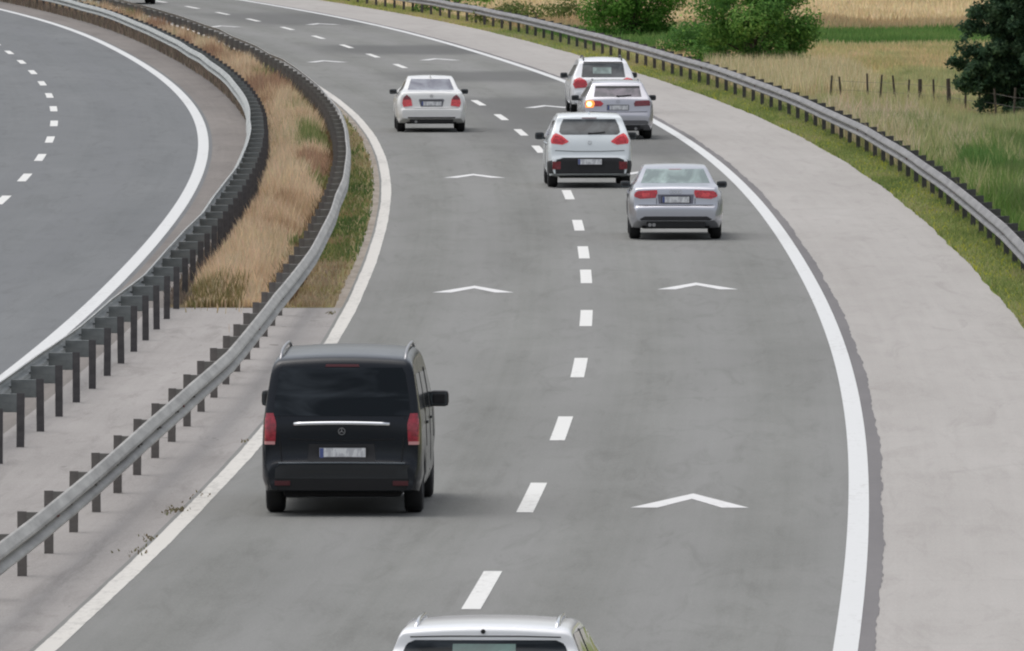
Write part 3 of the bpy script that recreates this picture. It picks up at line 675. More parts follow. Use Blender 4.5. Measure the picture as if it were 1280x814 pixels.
# ------------------------------------------------------------------ cars
def chaikin(P, it=2):
    for _ in range(it):
        Q = [P[0]]
        for a, b in zip(P[:-1], P[1:]):
            Q.append((a[0] * .8 + b[0] * .2, a[1] * .8 + b[1] * .2)); Q.append((a[0] * .2 + b[0] * .8, a[1] * .2 + b[1] * .8))
        Q.append(P[-1]); P = Q
    return P
def interp(T_, x):
    if x <= T_[0][0]: return T_[0][1]
    for (a, b), (c, d) in zip(T_[:-1], T_[1:]):
        if x <= c: return b + (d - b) * (x - a) / (c - a)
    return T_[-1][1]
class Car:
    def __init__(s, name, label, px, py, heading_extra=0.0, L=4.5, W=1.83, sil=None, prof=None, paint=None, wheel_r=.33, rear_axle=.85, wb=2.7,
                 kplan=.16, ryplan=.45, nplan=2.6, zb=.24, zb_rear=.30, corner=.09, crown=.05, heading=None, cat='car', group='cars on the right carriageway', ytyre=None):
        X, Y = ground(px, py)                     # pixel where the rear tyres meet the road, at the car's centre line
        s.h = slope('C', Y) if heading is None else heading
        rz = -math.atan(s.h)
        back = rear_axle + .05
        loc = (X - sin(-rz) * 0 - s.h * back, Y - back + .0, 0)
        loc = (X - s.h * (rear_axle - .1), Y - (rear_axle - .1), 0.004)
        s.root = empty(name, loc, rz); tag(s.root, label, cat, group)
        s.L, s.W, s.R, s.ya, s.wb = L, W, wheel_r, rear_axle, wb
        s.prof = prof; s.k, s.ry, s.n = kplan, ryplan, nplan
        sil = chaikin(sil, 2)
        # resample densely
        Q = [sil[0]]
        for a, b in zip(sil[:-1], sil[1:]):
            d = math.hypot(b[0] - a[0], b[1] - a[1]); m = max(1, int(d / .05))
            for i in range(1, m + 1): Q.append((a[0] + (b[0] - a[0]) * i / m, a[1] + (b[1] - a[1]) * i / m))
        for i in range(1, len(Q)):
            if Q[i][0] < Q[i - 1][0] + .0015: Q[i] = (Q[i - 1][0] + .0015, Q[i][1])
        V = []; Fc = []; NR = 16
        ring = None
        for (y, zt) in Q:
            zbot = interp([(0, zb_rear), (.35, zb), (L - .4, zb), (L, zb + .06)], y)
            for yw in (rear_axle, rear_axle + wb):
                dd = abs(y - yw); RA = wheel_r + .05
                if dd < RA: zbot = max(zbot, wheel_r + sqrt(RA * RA - dd * dd) * .98)
            zt = max(zt, zbot + .06)
            P = []
            P.append((0, zbot)); P.append((s.hw(y, zbot) * .85, zbot)); P.append((s.hw(y, zbot) * .985, zbot + .012))
            r = min(corner, (zt - zbot) * .4)
            for i in range(1, 10):
                z = zbot + .03 + (zt - r - zbot - .03) * i / 9; P.append((s.hw(y, z), z))
            x0 = s.hw(y, zt - r)
            for i in range(1, 5):
                a = i / 4 * pi / 2; P.append((x0 - r * 1.1 * (1 - cos(a)), zt - r + r * sin(a)))
            xe, ze = P[-1]
            for i in range(1, 6):
                t = i / 5; P.append((xe * (1 - t), ze + crown * (1 - (1 - t) ** 2) * (1 if zt > 1.0 else .6)))
            full = [(x, y, z) for x, z in P] + [(-x, y, z) for x, z in reversed(P[1:-1])]
            if ring is None: ring = len(full)
            V += full
        n = len(Q)
        for i in range(n - 1):
            for j in range(ring):
                a = i * ring + j; b = i * ring + (j + 1) % ring
                Fc.append((a, a + ring, b + ring, b))
        Fc.append(tuple(range(ring))); Fc.append(tuple((n - 1) * ring + j for j in range(ring))[::-1])
        s.body = mesh_obj('body', V, Fc, paint, s.root, smooth=True)
        me = s.body.data
        bm = bmesh.new(); bm.from_mesh(me); bmesh.ops.recalc_face_normals(bm, faces=bm.faces)
        for e in bm.edges:
            if len(e.link_faces) == 2 and e.calc_face_angle(0) > radians(38): e.smooth = False
        s.bvh = BVHTree.FromBMesh(bm); bm.to_mesh(me); bm.free()
        if zb_rear > .33:
            dd = MB(); dd.box((0, .16, (.23 + zb_rear) / 2 + .01), (W * .62, .22, zb_rear - .21), bevel=.025); dd.build('diffuser', M['plastic'], s.root)
        # underbody between the wheels
        u = MB(); u.box((0, L / 2, .36), (W - .50, L - .5, .30), bevel=.04); u.build('underbody', M['under'], s.root)
        for sx in (-1, 1):
            for yw in (rear_axle, rear_axle + wb):
                t = MB(); tw = .215 if W < 1.9 else .22; R = wheel_r
                t.lathe([(R * .62, -tw / 2 + .01), (R * .9, -tw / 2), (R * .97, -tw / 2 + .02), (R, -tw / 2 + .045), (R, tw / 2 - .045), (R * .97, tw / 2 - .02), (R * .9, tw / 2), (R * .62, tw / 2 - .01)], (0, 0, 0), 'x', 36)
                wo = t.build('wheel', M['tyre'], s.root, smooth=True); wo.location = (sx * (W / 2 - tw / 2 - .022), yw, R - .004)
                q = MB(); q.lathe([(0, .0), (R * .16, .0), (R * .2, -.02)], (sx * .085, 0, 0), 'x', 16)
                q.lathe([(R * .56, -.03 * sx), (R * .64, .015 * sx), (R * .6, -.02 * sx), (R * .5, -.05 * sx)], (sx * .08, 0, 0), 'x', 32)
                for kk in range(10):
                    a = kk * 2 * pi / 10; q.tube([(sx * .08, R * .12 * cos(a), R * .12 * sin(a)), (sx * .07, R * .58 * cos(a), R * .58 * sin(a))], .018, 5)
                q.lathe([(0, -.03 * sx), (R * .6, -.03 * sx)], (sx * .05, 0, 0), 'x', 20)
                q.build('rim', M['rim'], wo, smooth=False)
    def hw(s, y, z):
        w = s.W / 2 * interp(s.prof, z)
        t = min(1, max(0, y / s.ry)); w *= 1 - s.k * (1 - t) ** s.n
        t = min(1, max(0, (s.L - y) / .8)); w *= 1 - .22 * (1 - t) ** 2.4
        return w
    def patch(s, name, poly, mat, parent=None, off=.006, axis='rear', nr=10, nc=14, smooth=True, sgn=1, depth=.025, label=None):
        """a panel that follows the body: polygon in the rear (x,z), side (y,z) or top (x,y) view"""
        zs = [p[1] for p in poly]; z0, z1 = min(zs) + 1e-4, max(zs) - 1e-4
        V = []; ok = []
        for i in range(nr + 1):
            z = z0 + (z1 - z0) * i / nr; xs = []
            for (ax, az), (bx, bz) in zip(poly, poly[1:] + poly[:1]):
                if (az - z) * (bz - z) <= 0 and az != bz: xs.append(ax + (bx - ax) * (z - az) / (bz - az))
            xa, xb = min(xs), max(xs)
            for j in range(nc + 1):
                u = xa + (xb - xa) * j / nc
                if axis == 'rear': o_, d_ = Vector((u, -3, z)), Vector((0, 1, 0))
                elif axis == 'side': o_, d_ = Vector((sgn * 4, u, z)), Vector((-sgn, 0, 0))
                elif axis == 'front': o_, d_ = Vector((u, 12, z)), Vector((0, -1, 0))
                else: o_, d_ = Vector((u, z, 5)), Vector((0, 0, -1))
                h = s.bvh.ray_cast(o_, d_)
                V.append((h[0] - d_ * off) if h[0] else None); ok.append(h[0] is not None)
        m = nc + 1
        # mend misses from the nearest hit
        for idx in range(len(V)):
            if V[idx] is None:
                i, j = divmod(idx, m); best = None
                for jj in range(m):
                    for ii in (i, max(0, i - 1), min(nr, i + 1)):
                        q = V[ii * m + jj]
                        if q is not None and (best is None or abs(jj - j) < best[0]): best = (abs(jj - j), q)
                V[idx] = best[1].copy() if best else Vector((0, 0, .5))
        d_ = {'rear': Vector((0, 1, 0)), 'side': Vector((-sgn, 0, 0)), 'front': Vector((0, -1, 0)), 'top': Vector((0, 0, -1))}[axis]
        Fc = [(i * m + j, i * m + j + 1, (i + 1) * m + j + 1, (i + 1) * m + j) for i in range(nr) for j in range(nc)]
        bd = [j for j in range(m)] + [i * m + nc for i in range(1, nr + 1)] + [nr * m + j for j in range(nc - 1, -1, -1)] + [i * m for i in range(nr - 1, 0, -1)]
        b0 = len(V); V += [V[i] + d_ * depth for i in bd]; k = len(bd)
        for a in range(k): Fc.append((bd[(a + 1) % k], bd[a], b0 + a, b0 + (a + 1) % k))
        o = mesh_obj(name, V, Fc, mat, parent or s.root, smooth=False)
        bm = bmesh.new(); bm.from_mesh(o.data); bmesh.ops.recalc_face_normals(bm, faces=bm.faces)
        for f in bm.faces: f.smooth = smooth
        for e in bm.edges:
            if len(e.link_faces) == 2 and e.calc_face_angle(0) > radians(35): e.smooth = False
        bm.to_mesh(o.data); bm.free()
        if label: o['label'] = label
        return o
    def ray(s, x, z):
        h = s.bvh.ray_cast(Vector((x, -3, z)), Vector((0, 1, 0))); return h[0] if h[0] else Vector((x, .1, z))
    def top(s, x, y):
        h = s.bvh.ray_cast(Vector((x, y, 5)), Vector((0, 0, -1))); return h[0] if h[0] else Vector((x, y, 1.4))
    def both(s, name, poly, mat, **k):
        a = s.patch(name, poly, mat, **k); b = s.patch(name, [(-x, z) for x, z in poly], mat, **k); return a, b
    def plate(s, x, z, wd=.52, hh=.115, y=None, tilt=0.0, eu=True):
        p = s.ray(x, z); yy = (p.y if y is None else y) - .012
        b = MB(); b.box((0, 0, 0), (wd, .012, hh), bevel=.003); o = b.build('number_plate', M['plate'], s.root); o.location = (x, yy, z); o.rotation_euler = (tilt, 0, 0)
        if eu:
            c = MB(); c.box((0, 0, 0), (.045, .006, hh * .92)); q = c.build('plate_band', M['blue'], o); q.location = (-wd / 2 + .026, -.006, 0)
        f = MB()
        for zz, a, bb in ((hh / 2 + .006, wd + .03, .012), (-hh / 2 - .006, wd + .03, .012)): f.box((0, 0, zz), (a, .016, bb))
        for xx in (-wd / 2 - .009, wd / 2 + .009): f.box((xx, 0, 0), (.012, .016, hh))
        f.build('plate_frame', M['plastic'], o)
    def mirrors(s, y, z, out=.20, wd=.22, hh=.15, mat=None, face=True):
        for sx in (-1, 1):
            x = s.hw(y, z)
            b = MB(); b.box((sx * (x + out - wd / 2 + .02), y, z), (wd, .13, hh), bevel=.05); b.box((sx * (x + .02), y + .01, z - hh * .32), (.14, .05, .045), bevel=.01)
            o = b.build('wing_mirror', mat or M['plastic'], s.root, smooth=False)
            g = MB(); g.box((sx * (x + out - wd / 2 + .02), y - .057, z), (wd * .78, .006, hh * .72)); g.build('mirror_glass', M['mirror'], o)
    def sidewin(s, poly, mat=None, pillars=()):
        for sg in (-1, 1):
            o = s.patch('side_window', poly, mat or M['glass_dark'], axis='side', sgn=sg, nr=6, nc=24, off=.004)
            for yp in pillars:
                s.patch('window_pillar', [(yp - .03, min(p[1] for p in poly) + .01), (yp + .03, min(p[1] for p in poly) + .01), (yp + .03, max(p[1] for p in poly) - .02), (yp - .03, max(p[1] for p in poly) - .02)], M['plastic'], axis='side', sgn=sg, nr=4, nc=2, off=.008)
    def fronts(s, zl=.7, win=None):
        L = s.L
        for sx in (-1, 1): s.patch('headlight', [(sx * s.W * .26, zl - .06), (sx * s.W * .42, zl - .05), (sx * s.W * .41, zl + .06), (sx * s.W * .28, zl + .03)], M['clear'], axis='front', nr=4, nc=6)
        s.patch('grille', [(-.42, zl - .2), (.42, zl - .2), (.40, zl + .0), (-.40, zl + .0)], M['plastic'], axis='front', nr=4, nc=8)
        if win: s.patch('windscreen', win, M['glass_dark'], axis='top', nr=8, nc=12, off=.006)
    def seam(s, pts, w_=.006, off=.003, sgn=None):
        """a shut line: thin dark tube laid on the rear of the body"""
        P = []
        for x, z in pts:
            h = s.ray(x, z); P.append((h.x, h.y - off, h.z))
        b = MB(); b.tube(P, w_, 5); b.build('shut_line', M['under'], s.root)
    def seam_side(s, y, z0, z1):
        for sg in (-1, 1):
            P = []
            for i in range(9):
                z = z0 + (z1 - z0) * i / 8; h = s.bvh.ray_cast(Vector((sg * 4, y, z)), Vector((-sg, 0, 0)))
                if h[0]: P.append((h[0].x + sg * .001, h[0].y, h[0].z))
            if len(P) > 1: b = MB(); b.tube(P, .006, 4); b.build('shut_line', M['under'], s.root)
        return
    def handles(s, ys, z):
        for sg in (-1, 1):
            for y in ys:
                x = s.hw(y, z); b = MB(); b.box((sg * (x + .012), y, z), (.03, .19, .03), bevel=.01); b.build('door_handle', s.body.data.materials[0], s.root)
    def rails(s, x, y0, y1, h=.05, mat=None):
        for sx in (-1, 1):
            P = []
            for i in range(9):
                t = i / 8; y = y0 + (y1 - y0) * t; p = s.top(sx * x, y); e = min(1, min(t, 1 - t) * 6); P.append((sx * x, y, p.z - .01 + (h + .01) * e))
            b = MB(); b.tube(P, .018, 7); b.build('roof_rail', mat or M['chrome'], s.root, smooth=True)
    def fin(s, y, mat=None, x=0):
        p = s.top(x, y); b = MB(); b.box((x, y, p.z + .02), (.035, .14, .06), bevel=.015); b.build('antenna', mat or M['plastic'], s.root)
    def wiper(s, z, x0=-.02, x1=.36, dz=.03):
        a = s.ray(x0, z); b_ = s.ray(x1, z + dz); b = MB(); b.tube([a - Vector((0, .018, 0)), (a + b_) / 2 - Vector((0, .03, 0)), b_ - Vector((0, .014, 0))], .011, 5)
        b.box(a - Vector((0, .015, 0)), (.07, .03, .04), bevel=.008); b.build('wiper', M['plastic'], s.root)
    def exhaust(s, xs, z=.27, r=.035):
        for x in xs:
            b = MB(); b.tube([(x, .04, z), (x, .35, z)], r, 12); b.build('exhaust', M['rim'], s.root)

# ---- black van
PV = [(.2, .95), (.45, 1.0), (.8, 1.0), (1.1, .985), (1.3, .955), (1.6, .90), (1.8, .86), (1.9, .84)]
van = Car('black_van', 'large black van with tall tinted rear window and chrome tailgate bar', 431, 640.5,
          L=5.0, W=1.88, sil=[(0, .40), (0, .60), (.035, .64), (.065, .70), (.075, 1.08), (.12, 1.20), (.27, 1.72), (.34, 1.81), (.60, 1.85), (1.6, 1.885), (2.8, 1.88), (3.5, 1.76), (4.2, 1.22), (4.75, 1.02), (4.95, .8), (5.0, .45)],
          prof=PV, paint=M['black'], wheel_r=.345, rear_axle=.98, wb=3.2, kplan=.10, ryplan=.32, zb=.26, zb_rear=.30, corner=.11, crown=.03, cat='van', group='vehicles on the right carriageway')
van.patch('rear_window', [(-.80, 1.17), (.80, 1.17), (.78, 1.40), (.735, 1.66), (.70, 1.725), (-.70, 1.725), (-.735, 1.66), (-.78, 1.40)], M['glass_black'], nr=16, nc=20)
van.patch('brake_light', [(-.2, 1.735), (.2, 1.735), (.19, 1.765), (-.19, 1.765)], M['red_dim'], off=.008, nr=2)
for sx in (-1, 1):
    tl = van.patch('tail_light', [(sx * .775, .86), (sx * .91, .86), (sx * .905, 1.10), (sx * .885, 1.20), (sx * .80, 1.20), (sx * .765, 1.08)], M['red_van'], off=.012)
    van.patch('reverse_lens', [(sx * .78, .835), (sx * .905, .835), (sx * .905, .872), (sx * .78, .872)], M['pinklens'], off=.016, nr=2, parent=tl)
    van.patch('reflector', [(sx * .60, .36), (sx * .78, .36), (sx * .78, .415), (sx * .60, .415)], M['red_dim'], off=.014, nr=2)
b = MB(); P = [Vector((x, van.ray(x, 1.085).y - .02, 1.085 - .012 * abs(x / .56) ** 2)) for x in [-.56 + 1.12 * i / 12 for i in range(13)]]
b.tube(P, .025, 8); b.build('chrome_bar', M['chrome'], van.root, smooth=True)
def ring_badge(car, x, z, r=.055, star=True, mat=None):
    p = car.ray(x, z); b = MB(); y = p.y - .012
    n = 24; prof = [(r, -.006), (r, .004), (r * .84, .004), (r * .84, -.006)]
    b.lathe(prof + prof[:1], (x, y, z), 'y', n)
    if star:
        for k in range(3):
            a = pi / 2 + k * 2 * pi / 3; b.tube([(x, y, z), (x + r * .9 * cos(a), y, z + r * .9 * sin(a))], r * .14, 6, r * .05)
    return b.build('badge', mat or M['rim'], car.root)
ring_badge(van, 0, .99, .042)
van.patch('plate_recess', [(-.40, .615), (.40, .615), (.38, .84), (-.38, .84)], M['plastic'], off=.005, nr=4)
van.plate(0.01, .735, .54, .125)
van.patch('bumper', [(-.86, .44), (.86, .44), (.875, .585), (.80, .60), (-.80, .60), (-.875, .585)], simple('bumper_satin', (.006, .008, .011), .3, 0, .3), off=.006, nr=4)
van.patch('lower_bumper', [(-.86, .305), (.86, .305), (.86, .435), (-.86, .435)], M['under'], off=.008, nr=3)
b = MB(); b.tube([(-.74, -.004, .618), (-.4, -.010, .622), (0, -.012, .624), (.4, -.010, .622), (.74, -.004, .618)], .012, 6); b.build('step_trim', simple('slate_trim', (.06, .075, .09), .35, .3), van.root)
van.seam([(-.70, .64), (-.72, .85), (-.735, 1.16)]); van.seam([(.70, .64), (.72, .85), (.735, 1.16)]); van.seam([(-.62, .90), (-.3, .885), (0, .88), (.3, .885), (.62, .90)], .005)
van.sidewin([(.45, 1.17), (3.9, 1.14), (3.45, 1.62), (.58, 1.64)], M['glass_black'], (1.6, 2.9))
van.patch('windscreen', [(-.72, 3.55), (.72, 3.55), (.76, 4.12), (-.76, 4.12)], M['glass_dark'], axis='top')
van.mirrors(3.75, 1.20, out=.19, wd=.23, hh=.19); van.rails(.73, .42, 3.2, .055, M['rim']); van.fronts(.78)
van.seam_side(1.55, .75, 1.6); van.seam_side(2.75, .40, 1.6); van.seam_side(3.75, .75, 1.15); van.handles((1.75, 2.95), 1.02)

# ---- silver sedan in the right lane
PS = [(.2, .94), (.45, 1.0), (.75, 1.0), (.90, .965), (1.0, .90), (1.06, .835), (1.2, .76), (1.36, .67), (1.45, .65)]
SIL_SEDAN = [(0, .36), (0, .58), (.03, .635), (.075, .66), (.10, .90), (.125, .985), (.20, 1.015), (.66, 1.055), (1.05, 1.22), (1.40, 1.345), (1.75, 1.385), (2.3, 1.40), (2.75, 1.36), (3.2, 1.20), (3.55, .98), (4.25, .86), (4.5, .70), (4.6, .40)]
sed = Car('silver_sedan', 'silver four door saloon with greenish rear window, alone at the front of the right lane', 844, 298.5, L=4.6, W=1.82, sil=SIL_SEDAN, prof=PS, paint=M['silver'],
          rear_axle=.95, wb=2.65, kplan=.17, ryplan=.55, zb=.22, zb_rear=.37, corner=.055, crown=.018)
sed.patch('rear_window', [(-.67, 1.075), (.67, 1.075), (.555, 1.335), (-.555, 1.335)], M['glass_green'], nr=12, nc=18)
for sx in (-1, 1):
    tl = sed.patch('tail_light', [(sx * .39, .80), (sx * .68, .79), (sx * .80, .83), (sx * .80, .90), (sx * .70, .955), (sx * .36, .96), (sx * .35, .90)], M['red'], off=.01)
    sed.patch('lamp_centre', [(sx * .50, .83), (sx * .64, .83), (sx * .66, .90), (sx * .50, .90)], M['red_bright'], off=.014, nr=4, parent=tl)
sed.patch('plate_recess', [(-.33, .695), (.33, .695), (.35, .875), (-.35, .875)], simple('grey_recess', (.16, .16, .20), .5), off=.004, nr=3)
sed.plate(0, .775, .52, .12)
sed.seam([(-.72, .67), (-.3, .668), (.3, .668), (.72, .67)]); sed.seam([(-.37, .69), (-.37, .80)]); sed.seam([(.37, .69), (.37, .80)])
sed.patch('lower_bumper', [(-.66, .375), (.66, .375), (.70, .40), (.60, .455), (-.60, .455), (-.70, .40)], M['plastic'], off=.006, nr=3)
for k in range(4): ring_badge(sed, -.084 + k * .056, .925, .034, False, M['chrome'])
sed.sidewin([(1.0, 1.02), (3.25, 1.0), (2.75, 1.27), (1.55, 1.29)], M['glass_dark'], (2.0,)); sed.patch('windscreen', [(-.58, 2.65), (.58, 2.65), (.68, 3.42), (-.68, 3.42)], M['glass_dark'], axis='top')
sed.mirrors(3.05, .98, .19, .2, .13); sed.fronts(.66); sed.exhaust((-.50, -.42), .29); sed.seam_side(2.0, .4, 1.0); sed.seam_side(3.0, .4, 1.0); sed.handles((1.75, 2.8), .86)
sed.patch('brake_light', [(-.12, 1.318), (.12, 1.318), (.12, 1.334), (-.12, 1.334)], M['red_dark'], off=.010, nr=1)


# ---- white crossover straddling the lane line
PC = [(.2, .95), (.45, 1.0), (.85, 1.0), (1.05, .975), (1.15, .93), (1.3, .86), (1.5, .775), (1.62, .72), (1.7, .70)]
SIL_HATCH = [(0, .34), (0, .60), (.03, .66), (.07, .72), (.10, .98), (.19, 1.17), (.42, 1.42), (.47, 1.545), (.60, 1.575), (1.2, 1.60), (2.2, 1.60), (2.7, 1.50), (3.35, 1.08), (4.0, .95), (4.3, .78), (4.36, .42)]
xo = Car('white_crossover', 'white hatchback with black lower bumper and plate set low, straddling the dashed lane line', 736, 234, heading=-.026, L=4.36, W=1.85, sil=SIL_HATCH, prof=PC, paint=M['white_cool'],
         rear_axle=.85, wb=2.6, kplan=.13, ryplan=.45, zb=.24, zb_rear=.30, corner=.07, crown=.02)
xo.patch('rear_window', [(-.60, 1.165), (.60, 1.165), (.67, 1.21), (.64, 1.36), (.57, 1.50), (-.57, 1.50), (-.64, 1.36), (-.67, 1.21)], M['glass_dark'], nr=12, nc=16)
for sx in (-1, 1):
    tl = xo.patch('tail_light', [(sx * .84, .96), (sx * .60, .945), (sx * .45, 1.01), (sx * .60, 1.135), (sx * .74, 1.20), (sx * .80, 1.16), (sx * .86, 1.04)], M['red_bright'], off=.008)
    xo.patch('lamp_centre', [(sx * .80, .985), (sx * .60, .975), (sx * .53, 1.03), (sx * .64, 1.11), (sx * .75, 1.15), (sx * .81, 1.06)], M['red'], off=.013, nr=6, parent=tl)
xo.patch('lower_bumper', [(-.87, .31), (.87, .31), (.885, .52), (.82, .645), (.60, .665), (-.60, .665), (-.82, .645), (-.885, .52)], M['plastic'], off=.008, nr=8)
for sx in (-1, 1): xo.patch('reflector', [(sx * .64, .41), (sx * .82, .41), (sx * .82, .58), (sx * .64, .58)], M['red_dark'], off=.012, nr=3)
for sg in (-1, 1): xo.patch('bumper_corner', [(.02, .31), (.40, .31), (.46, .40), (.34, .56), (.03, .64)], M['plastic'], axis='side', sgn=sg, nr=6, nc=8, off=.007)
xo.plate(0.0, .575, .52, .12, y=-.01)
xo.seam([(-.76, .82), (-.3, .80), (.3, .80), (.76, .82)]); ring_badge(xo, 0, .99, .04, False, M['rim']); xo.wiper(1.19, 0, .34)
xo.sidewin([(.62, 1.14), (3.1, 1.08), (2.55, 1.44), (.85, 1.46)], M['glass_dark'], (1.8,)); xo.mirrors(2.85, 1.07, .21, .2, .16); xo.fronts(.72)
xo.patch('windscreen', [(-.6, 2.6), (.6, 2.6), (.7, 3.25), (-.7, 3.25)], M['glass_dark'], axis='top'); xo.fin(.8, M['white_cool']); xo.seam_side(1.8, .4, 1.1); xo.handles((1.6, 2.6), .95)
xo.patch('brake_light', [(-.16, 1.515), (.16, 1.515), (.16, 1.53), (-.16, 1.53)], M['red_dark'], off=.01, nr=1)

# ---- silver estate signalling left
PE = [(.2, .94), (.45, 1.0), (.8, 1.0), (.95, .975), (1.06, .90), (1.2, .80), (1.4, .70), (1.5, .67)]
SIL_WAGON = [(0, .34), (0, .58), (.03, .63), (.07, .70), (.11, .98), (.20, 1.06), (.42, 1.30), (.50, 1.40), (.62, 1.43), (1.3, 1.455), (2.2, 1.45), (2.8, 1.38), (3.2, 1.22), (3.55, .99), (4.3, .86), (4.62, .70), (4.7, .40)]
wa = Car('silver_estate', 'pale silver estate car with its left orange indicator lit, behind the far white car', 771, 173.5, L=4.7, W=1.80, sil=SIL_WAGON, prof=PE, paint=M['silver_w'],
         rear_axle=.95, wb=2.7, kplan=.14, ryplan=.5, zb=.22, zb_rear=.37, corner=.06, crown=.02)
wa.patch('rear_window', [(-.60, 1.07), (.60, 1.07), (.555, 1.34), (-.555, 1.34)], M['glass_mauve'], nr=10, nc=14)
wa.patch('window_shade', [(-.56, 1.285), (.56, 1.285), (.55, 1.335), (-.55, 1.335)], M['plastic'], off=.010, nr=2)
tr = wa.patch('tail_light', [(.42, .83), (.80, .84), (.84, .92), (.78, .985), (.45, .98), (.40, .90)], M['red_dark'], off=.01)
tl = wa.patch('tail_light', [(-.42, .83), (-.80, .82), (-.85, .92), (-.78, .985), (-.45, .98), (-.36, .90)], M['red'], off=.01, label='tail light with lit orange indicator')
wa.patch('indicator', [(-.82, .80), (-.62, .80), (-.58, .90), (-.62, .985), (-.80, .985)], M['amber'], off=.016, nr=5, parent=tl)
wa.patch('indicator_bulb', [(-.76, .83), (-.68, .83), (-.65, .89), (-.68, .95), (-.76, .95), (-.79, .89)], M['amber_core'], off=.022, nr=4, parent=tl)
wa.plate(0, .80, .52, .115); wa.seam([(-.74, .70), (-.3, .69), (.3, .69), (.74, .70)]); wa.patch('lower_bumper', [(-.74, .38), (.74, .38), (.78, .44), (.70, .48), (-.70, .48), (-.78, .44)], simple('grey_plastic', (.10, .10, .105), .5), off=.006, nr=3)
wa.exhaust((-.45, .45)); ring_badge(wa, 0, .955, .04, False, M['rim']); wa.wiper(1.085, 0, .34)
wa.sidewin([(.7, 1.04), (3.3, 1.01), (2.8, 1.28), (.9, 1.32)], M['glass_dark'], (2.0,)); wa.mirrors(3.05, .98, .2, .2, .14); wa.fronts(.66); wa.rails(.58, .7, 2.7, .03, M['rim'])
wa.patch('windscreen', [(-.58, 2.7), (.58, 2.7), (.68, 3.42), (-.68, 3.42)], M['glass_dark'], axis='top'); wa.handles((1.75, 2.8), .88)

# ---- farthest white car with roof rails
PF = [(.2, .95), (.4, 1.0), (.75, 1.0), (.95, .96), (1.1, .88), (1.3, .77), (1.5, .69), (1.6, .67)]
fs = Car('white_suv', 'white car with black roof rails partly hidden behind the silver estate, last of its queue', 753, 142, L=4.4, W=1.80, sil=[(0, .34), (0, .58), (.04, .64), (.08, .92), (.18, 1.0), (.40, 1.30), (.46, 1.40), (.60, 1.45), (1.2, 1.50), (2.2, 1.50), (2.8, 1.38), (3.4, 1.02), (4.1, .88), (4.35, .7), (4.4, .4)],
         prof=PF, paint=M['white'], rear_axle=.85, wb=2.6, kplan=.14, ryplan=.45, zb=.24, zb_rear=.28, corner=.08, crown=.03)
fs.patch('rear_window', [(-.60, 1.00), (.60, 1.00), (.55, 1.37), (-.55, 1.37)], M['glass_dark'], nr=10, nc=14)
fs.patch('window_reflection_shade', [(-.28, 1.10), (.22, 1.10), (.22, 1.27), (-.28, 1.27)], M['glass_green'], off=.009, nr=3).name = 'painted_window_reflection'  # paler green panel paints a reflection onto the rear window
for sx in (-1, 1): fs.patch('tail_light', [(sx * .40, .73), (sx * .78, .70), (sx * .84, .80), (sx * .80, .96), (sx * .64, 1.0), (sx * .48, .92)], M['red'], off=.01)
fs.plate(0, .60, .52, .115); fs.patch('lower_bumper', [(-.78, .29), (.78, .29), (.80, .46), (-.80, .46)], M['plastic'], off=.006, nr=3)
fs.sidewin([(.6, 1.0), (3.1, .98), (2.6, 1.32), (.8, 1.34)], M['glass_dark'], (1.9,)); fs.mirrors(2.95, 1.0, .2, .2, .15); fs.rails(.52, .55, 2.6, .06, M['plastic']); fs.fronts(.66)
fs.patch('spoiler', [(-.54, 1.385), (.54, 1.385), (.52, 1.42), (-.52, 1.42)], M['plastic'], off=.02, nr=2)

# ---- white sedan in the left lane
PW = [(.2, .94), (.45, 1.0), (.75, 1.0), (.90, .955), (1.0, .88), (1.06, .80), (1.2, .73), (1.40, .64), (1.45, .62)]
ws = Car('white_sedan', 'white four door saloon alone in the left lane beyond the van', 538.5, 164.5, L=4.6, W=1.80, sil=[(0, .34), (0, .56), (.03, .60), (.07, .64), (.10, .93), (.13, 1.0), (.20, 1.03), (.72, 1.06), (1.1, 1.22), (1.45, 1.36), (1.8, 1.40), (2.3, 1.41), (2.75, 1.37), (3.2, 1.2), (3.55, .98), (4.25, .86), (4.5, .7), (4.6, .4)],
         prof=PW, paint=M['white_warm'], rear_axle=.95, wb=2.7, kplan=.16, ryplan=.5, zb=.22, zb_rear=.35, corner=.06, crown=.02)
ws.patch('rear_window', [(-.60, 1.075), (.60, 1.075), (.50, 1.345), (-.50, 1.345)], M['glass_grey'], nr=10, nc=14)
for sx in (-1, 1):
    tl = ws.patch('tail_light', [(sx * .49, .66), (sx * .72, .65), (sx * .755, .74), (sx * .73, .88), (sx * .64, .965), (sx * .52, .86)], M['red_bright'], off=.01)
    ws.patch('lamp_top', [(sx * .53, .84), (sx * .73, .84), (sx * .715, .90), (sx * .64, .965), (sx * .55, .90)], M['red_dark'], off=.014, nr=4, parent=tl)
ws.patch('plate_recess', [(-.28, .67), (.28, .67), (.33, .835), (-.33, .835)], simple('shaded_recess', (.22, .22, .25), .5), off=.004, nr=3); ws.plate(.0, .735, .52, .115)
b = MB(); P = ws.ray(0, .84); b.box((0, P.y - .01, .845), (.62, .03, .02), bevel=.005); b.build('boot_handle', M['rim'], ws.root)
ws.seam([(-.70, .62), (-.3, .615), (.3, .615), (.70, .62)]); ws.patch('lower_bumper', [(-.60, .355), (.60, .355), (.62, .39), (-.62, .39)], M['plastic'], off=.006, nr=2); ws.exhaust((-.40,)); ring_badge(ws, 0, .935, .04, True)
ws.sidewin([(1.05, 1.02), (3.25, 1.0), (2.75, 1.28), (1.6, 1.30)], M['glass_dark'], (2.0,)); ws.mirrors(3.05, .98, .2, .2, .13); ws.fronts(.66); ws.fin(1.5, M['white_warm'])
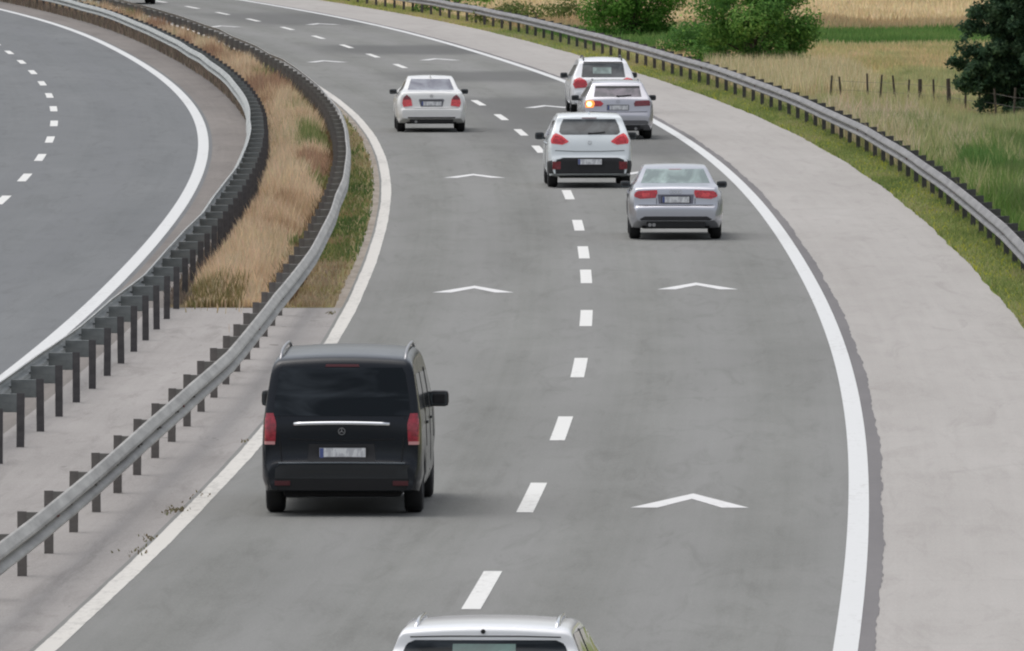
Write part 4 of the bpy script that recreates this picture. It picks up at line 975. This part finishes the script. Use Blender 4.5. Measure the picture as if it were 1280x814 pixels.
ws.patch('windscreen', [(-.55, 2.65), (.55, 2.65), (.66, 3.42), (-.66, 3.42)], M['glass_dark'], axis='top')

# ---- near white hatch, only its roof in the frame
PN = [(.2, .95), (.45, 1.0), (.9, 1.0), (1.05, .965), (1.2, .875), (1.4, .785), (1.5, .75), (1.65, .73)]
nh = Car('white_hatchback', 'white car cut off by the bottom edge, only its roof showing', 609, 1010, heading=.042, L=4.4, W=1.84, sil=[(0, .34), (0, .6), (.04, .68), (.10, 1.0), (.22, 1.12), (.44, 1.33), (.40 + .05, 1.41), (.452, 1.455), (.49, 1.485), (.62, 1.50), (1.2, 1.505), (2.2, 1.48), (2.75, 1.38), (3.4, 1.06), (4.05, .94), (4.32, .76), (4.4, .42)],
         prof=PN, paint=M['white'], rear_axle=.85, wb=2.6, kplan=.12, ryplan=.45, zb=.24, zb_rear=.28, corner=.075, crown=.028)
nh.patch('rear_window', [(-.70, 1.10), (.70, 1.10), (.69, 1.28), (.65, 1.375), (.58, 1.405), (-.58, 1.405), (-.65, 1.375), (-.69, 1.28)], M['glass_black'], nr=12, nc=18)
nh.patch('rear_window_centre', [(-.27, 1.12), (.25, 1.12), (.25, 1.375), (-.27, 1.375)], M['glass_teal'], off=.010, nr=4).name = 'window_view'
for sx in (-1, 1): nh.patch('tail_light', [(sx * .62, .86), (sx * .85, .86), (sx * .84, 1.06), (sx * .78, 1.12), (sx * .66, 1.06)], M['red'], off=.01)
nh.patch('lower_bumper', [(-.80, .29), (.80, .29), (.82, .50), (-.82, .50)], M['plastic'], off=.006, nr=3); nh.plate(0, .80); nh.wiper(1.12, 0, .35)
nh.sidewin([(.60, 1.12), (3.1, 1.08), (2.6, 1.42), (.72, 1.44)], M['glass_dark'], (1.7,)); nh.mirrors(2.9, 1.06, .2, .22, .16); nh.fronts(.7); nh.rails(.58, .62, 2.5, .03, M['chrome'])
nh.patch('windscreen', [(-.6, 2.7), (.6, 2.7), (.7, 3.3), (-.7, 3.3)], M['glass_dark'], axis='top')
p = nh.ray(0, 1.475); b = MB(); b.lathe([(0, -.012), (.016, -.012), (.02, 0)], (-.02, p.y - .004, 1.475), 'y', 12); b.build('washer_nozzle', M['plastic'], nh.root)
nh.seam([(-.62, 1.43), (-.3, 1.437), (.3, 1.437), (.62, 1.43)], .005)

# ---- dark car at the very top edge
PD = PS
dk = Car('dark_car', 'dark car cut off by the top edge, only wheels and bumper showing', 168, 5.2, L=4.5, W=1.84, sil=SIL_SEDAN, prof=PD, paint=M['black'],
         rear_axle=.9, wb=2.65, kplan=.14, ryplan=.5, zb=.22, zb_rear=.28, corner=.08, crown=.03)
dk.patch('rear_window', [(-.66, 1.08), (.66, 1.08), (.56, 1.32), (-.56, 1.32)], M['glass_black'])
for sx in (-1, 1): dk.patch('tail_light', [(sx * .45, .82), (sx * .78, .82), (sx * .78, .94), (sx * .45, .94)], M['red'], off=.01)
dk.plate(0, .75)
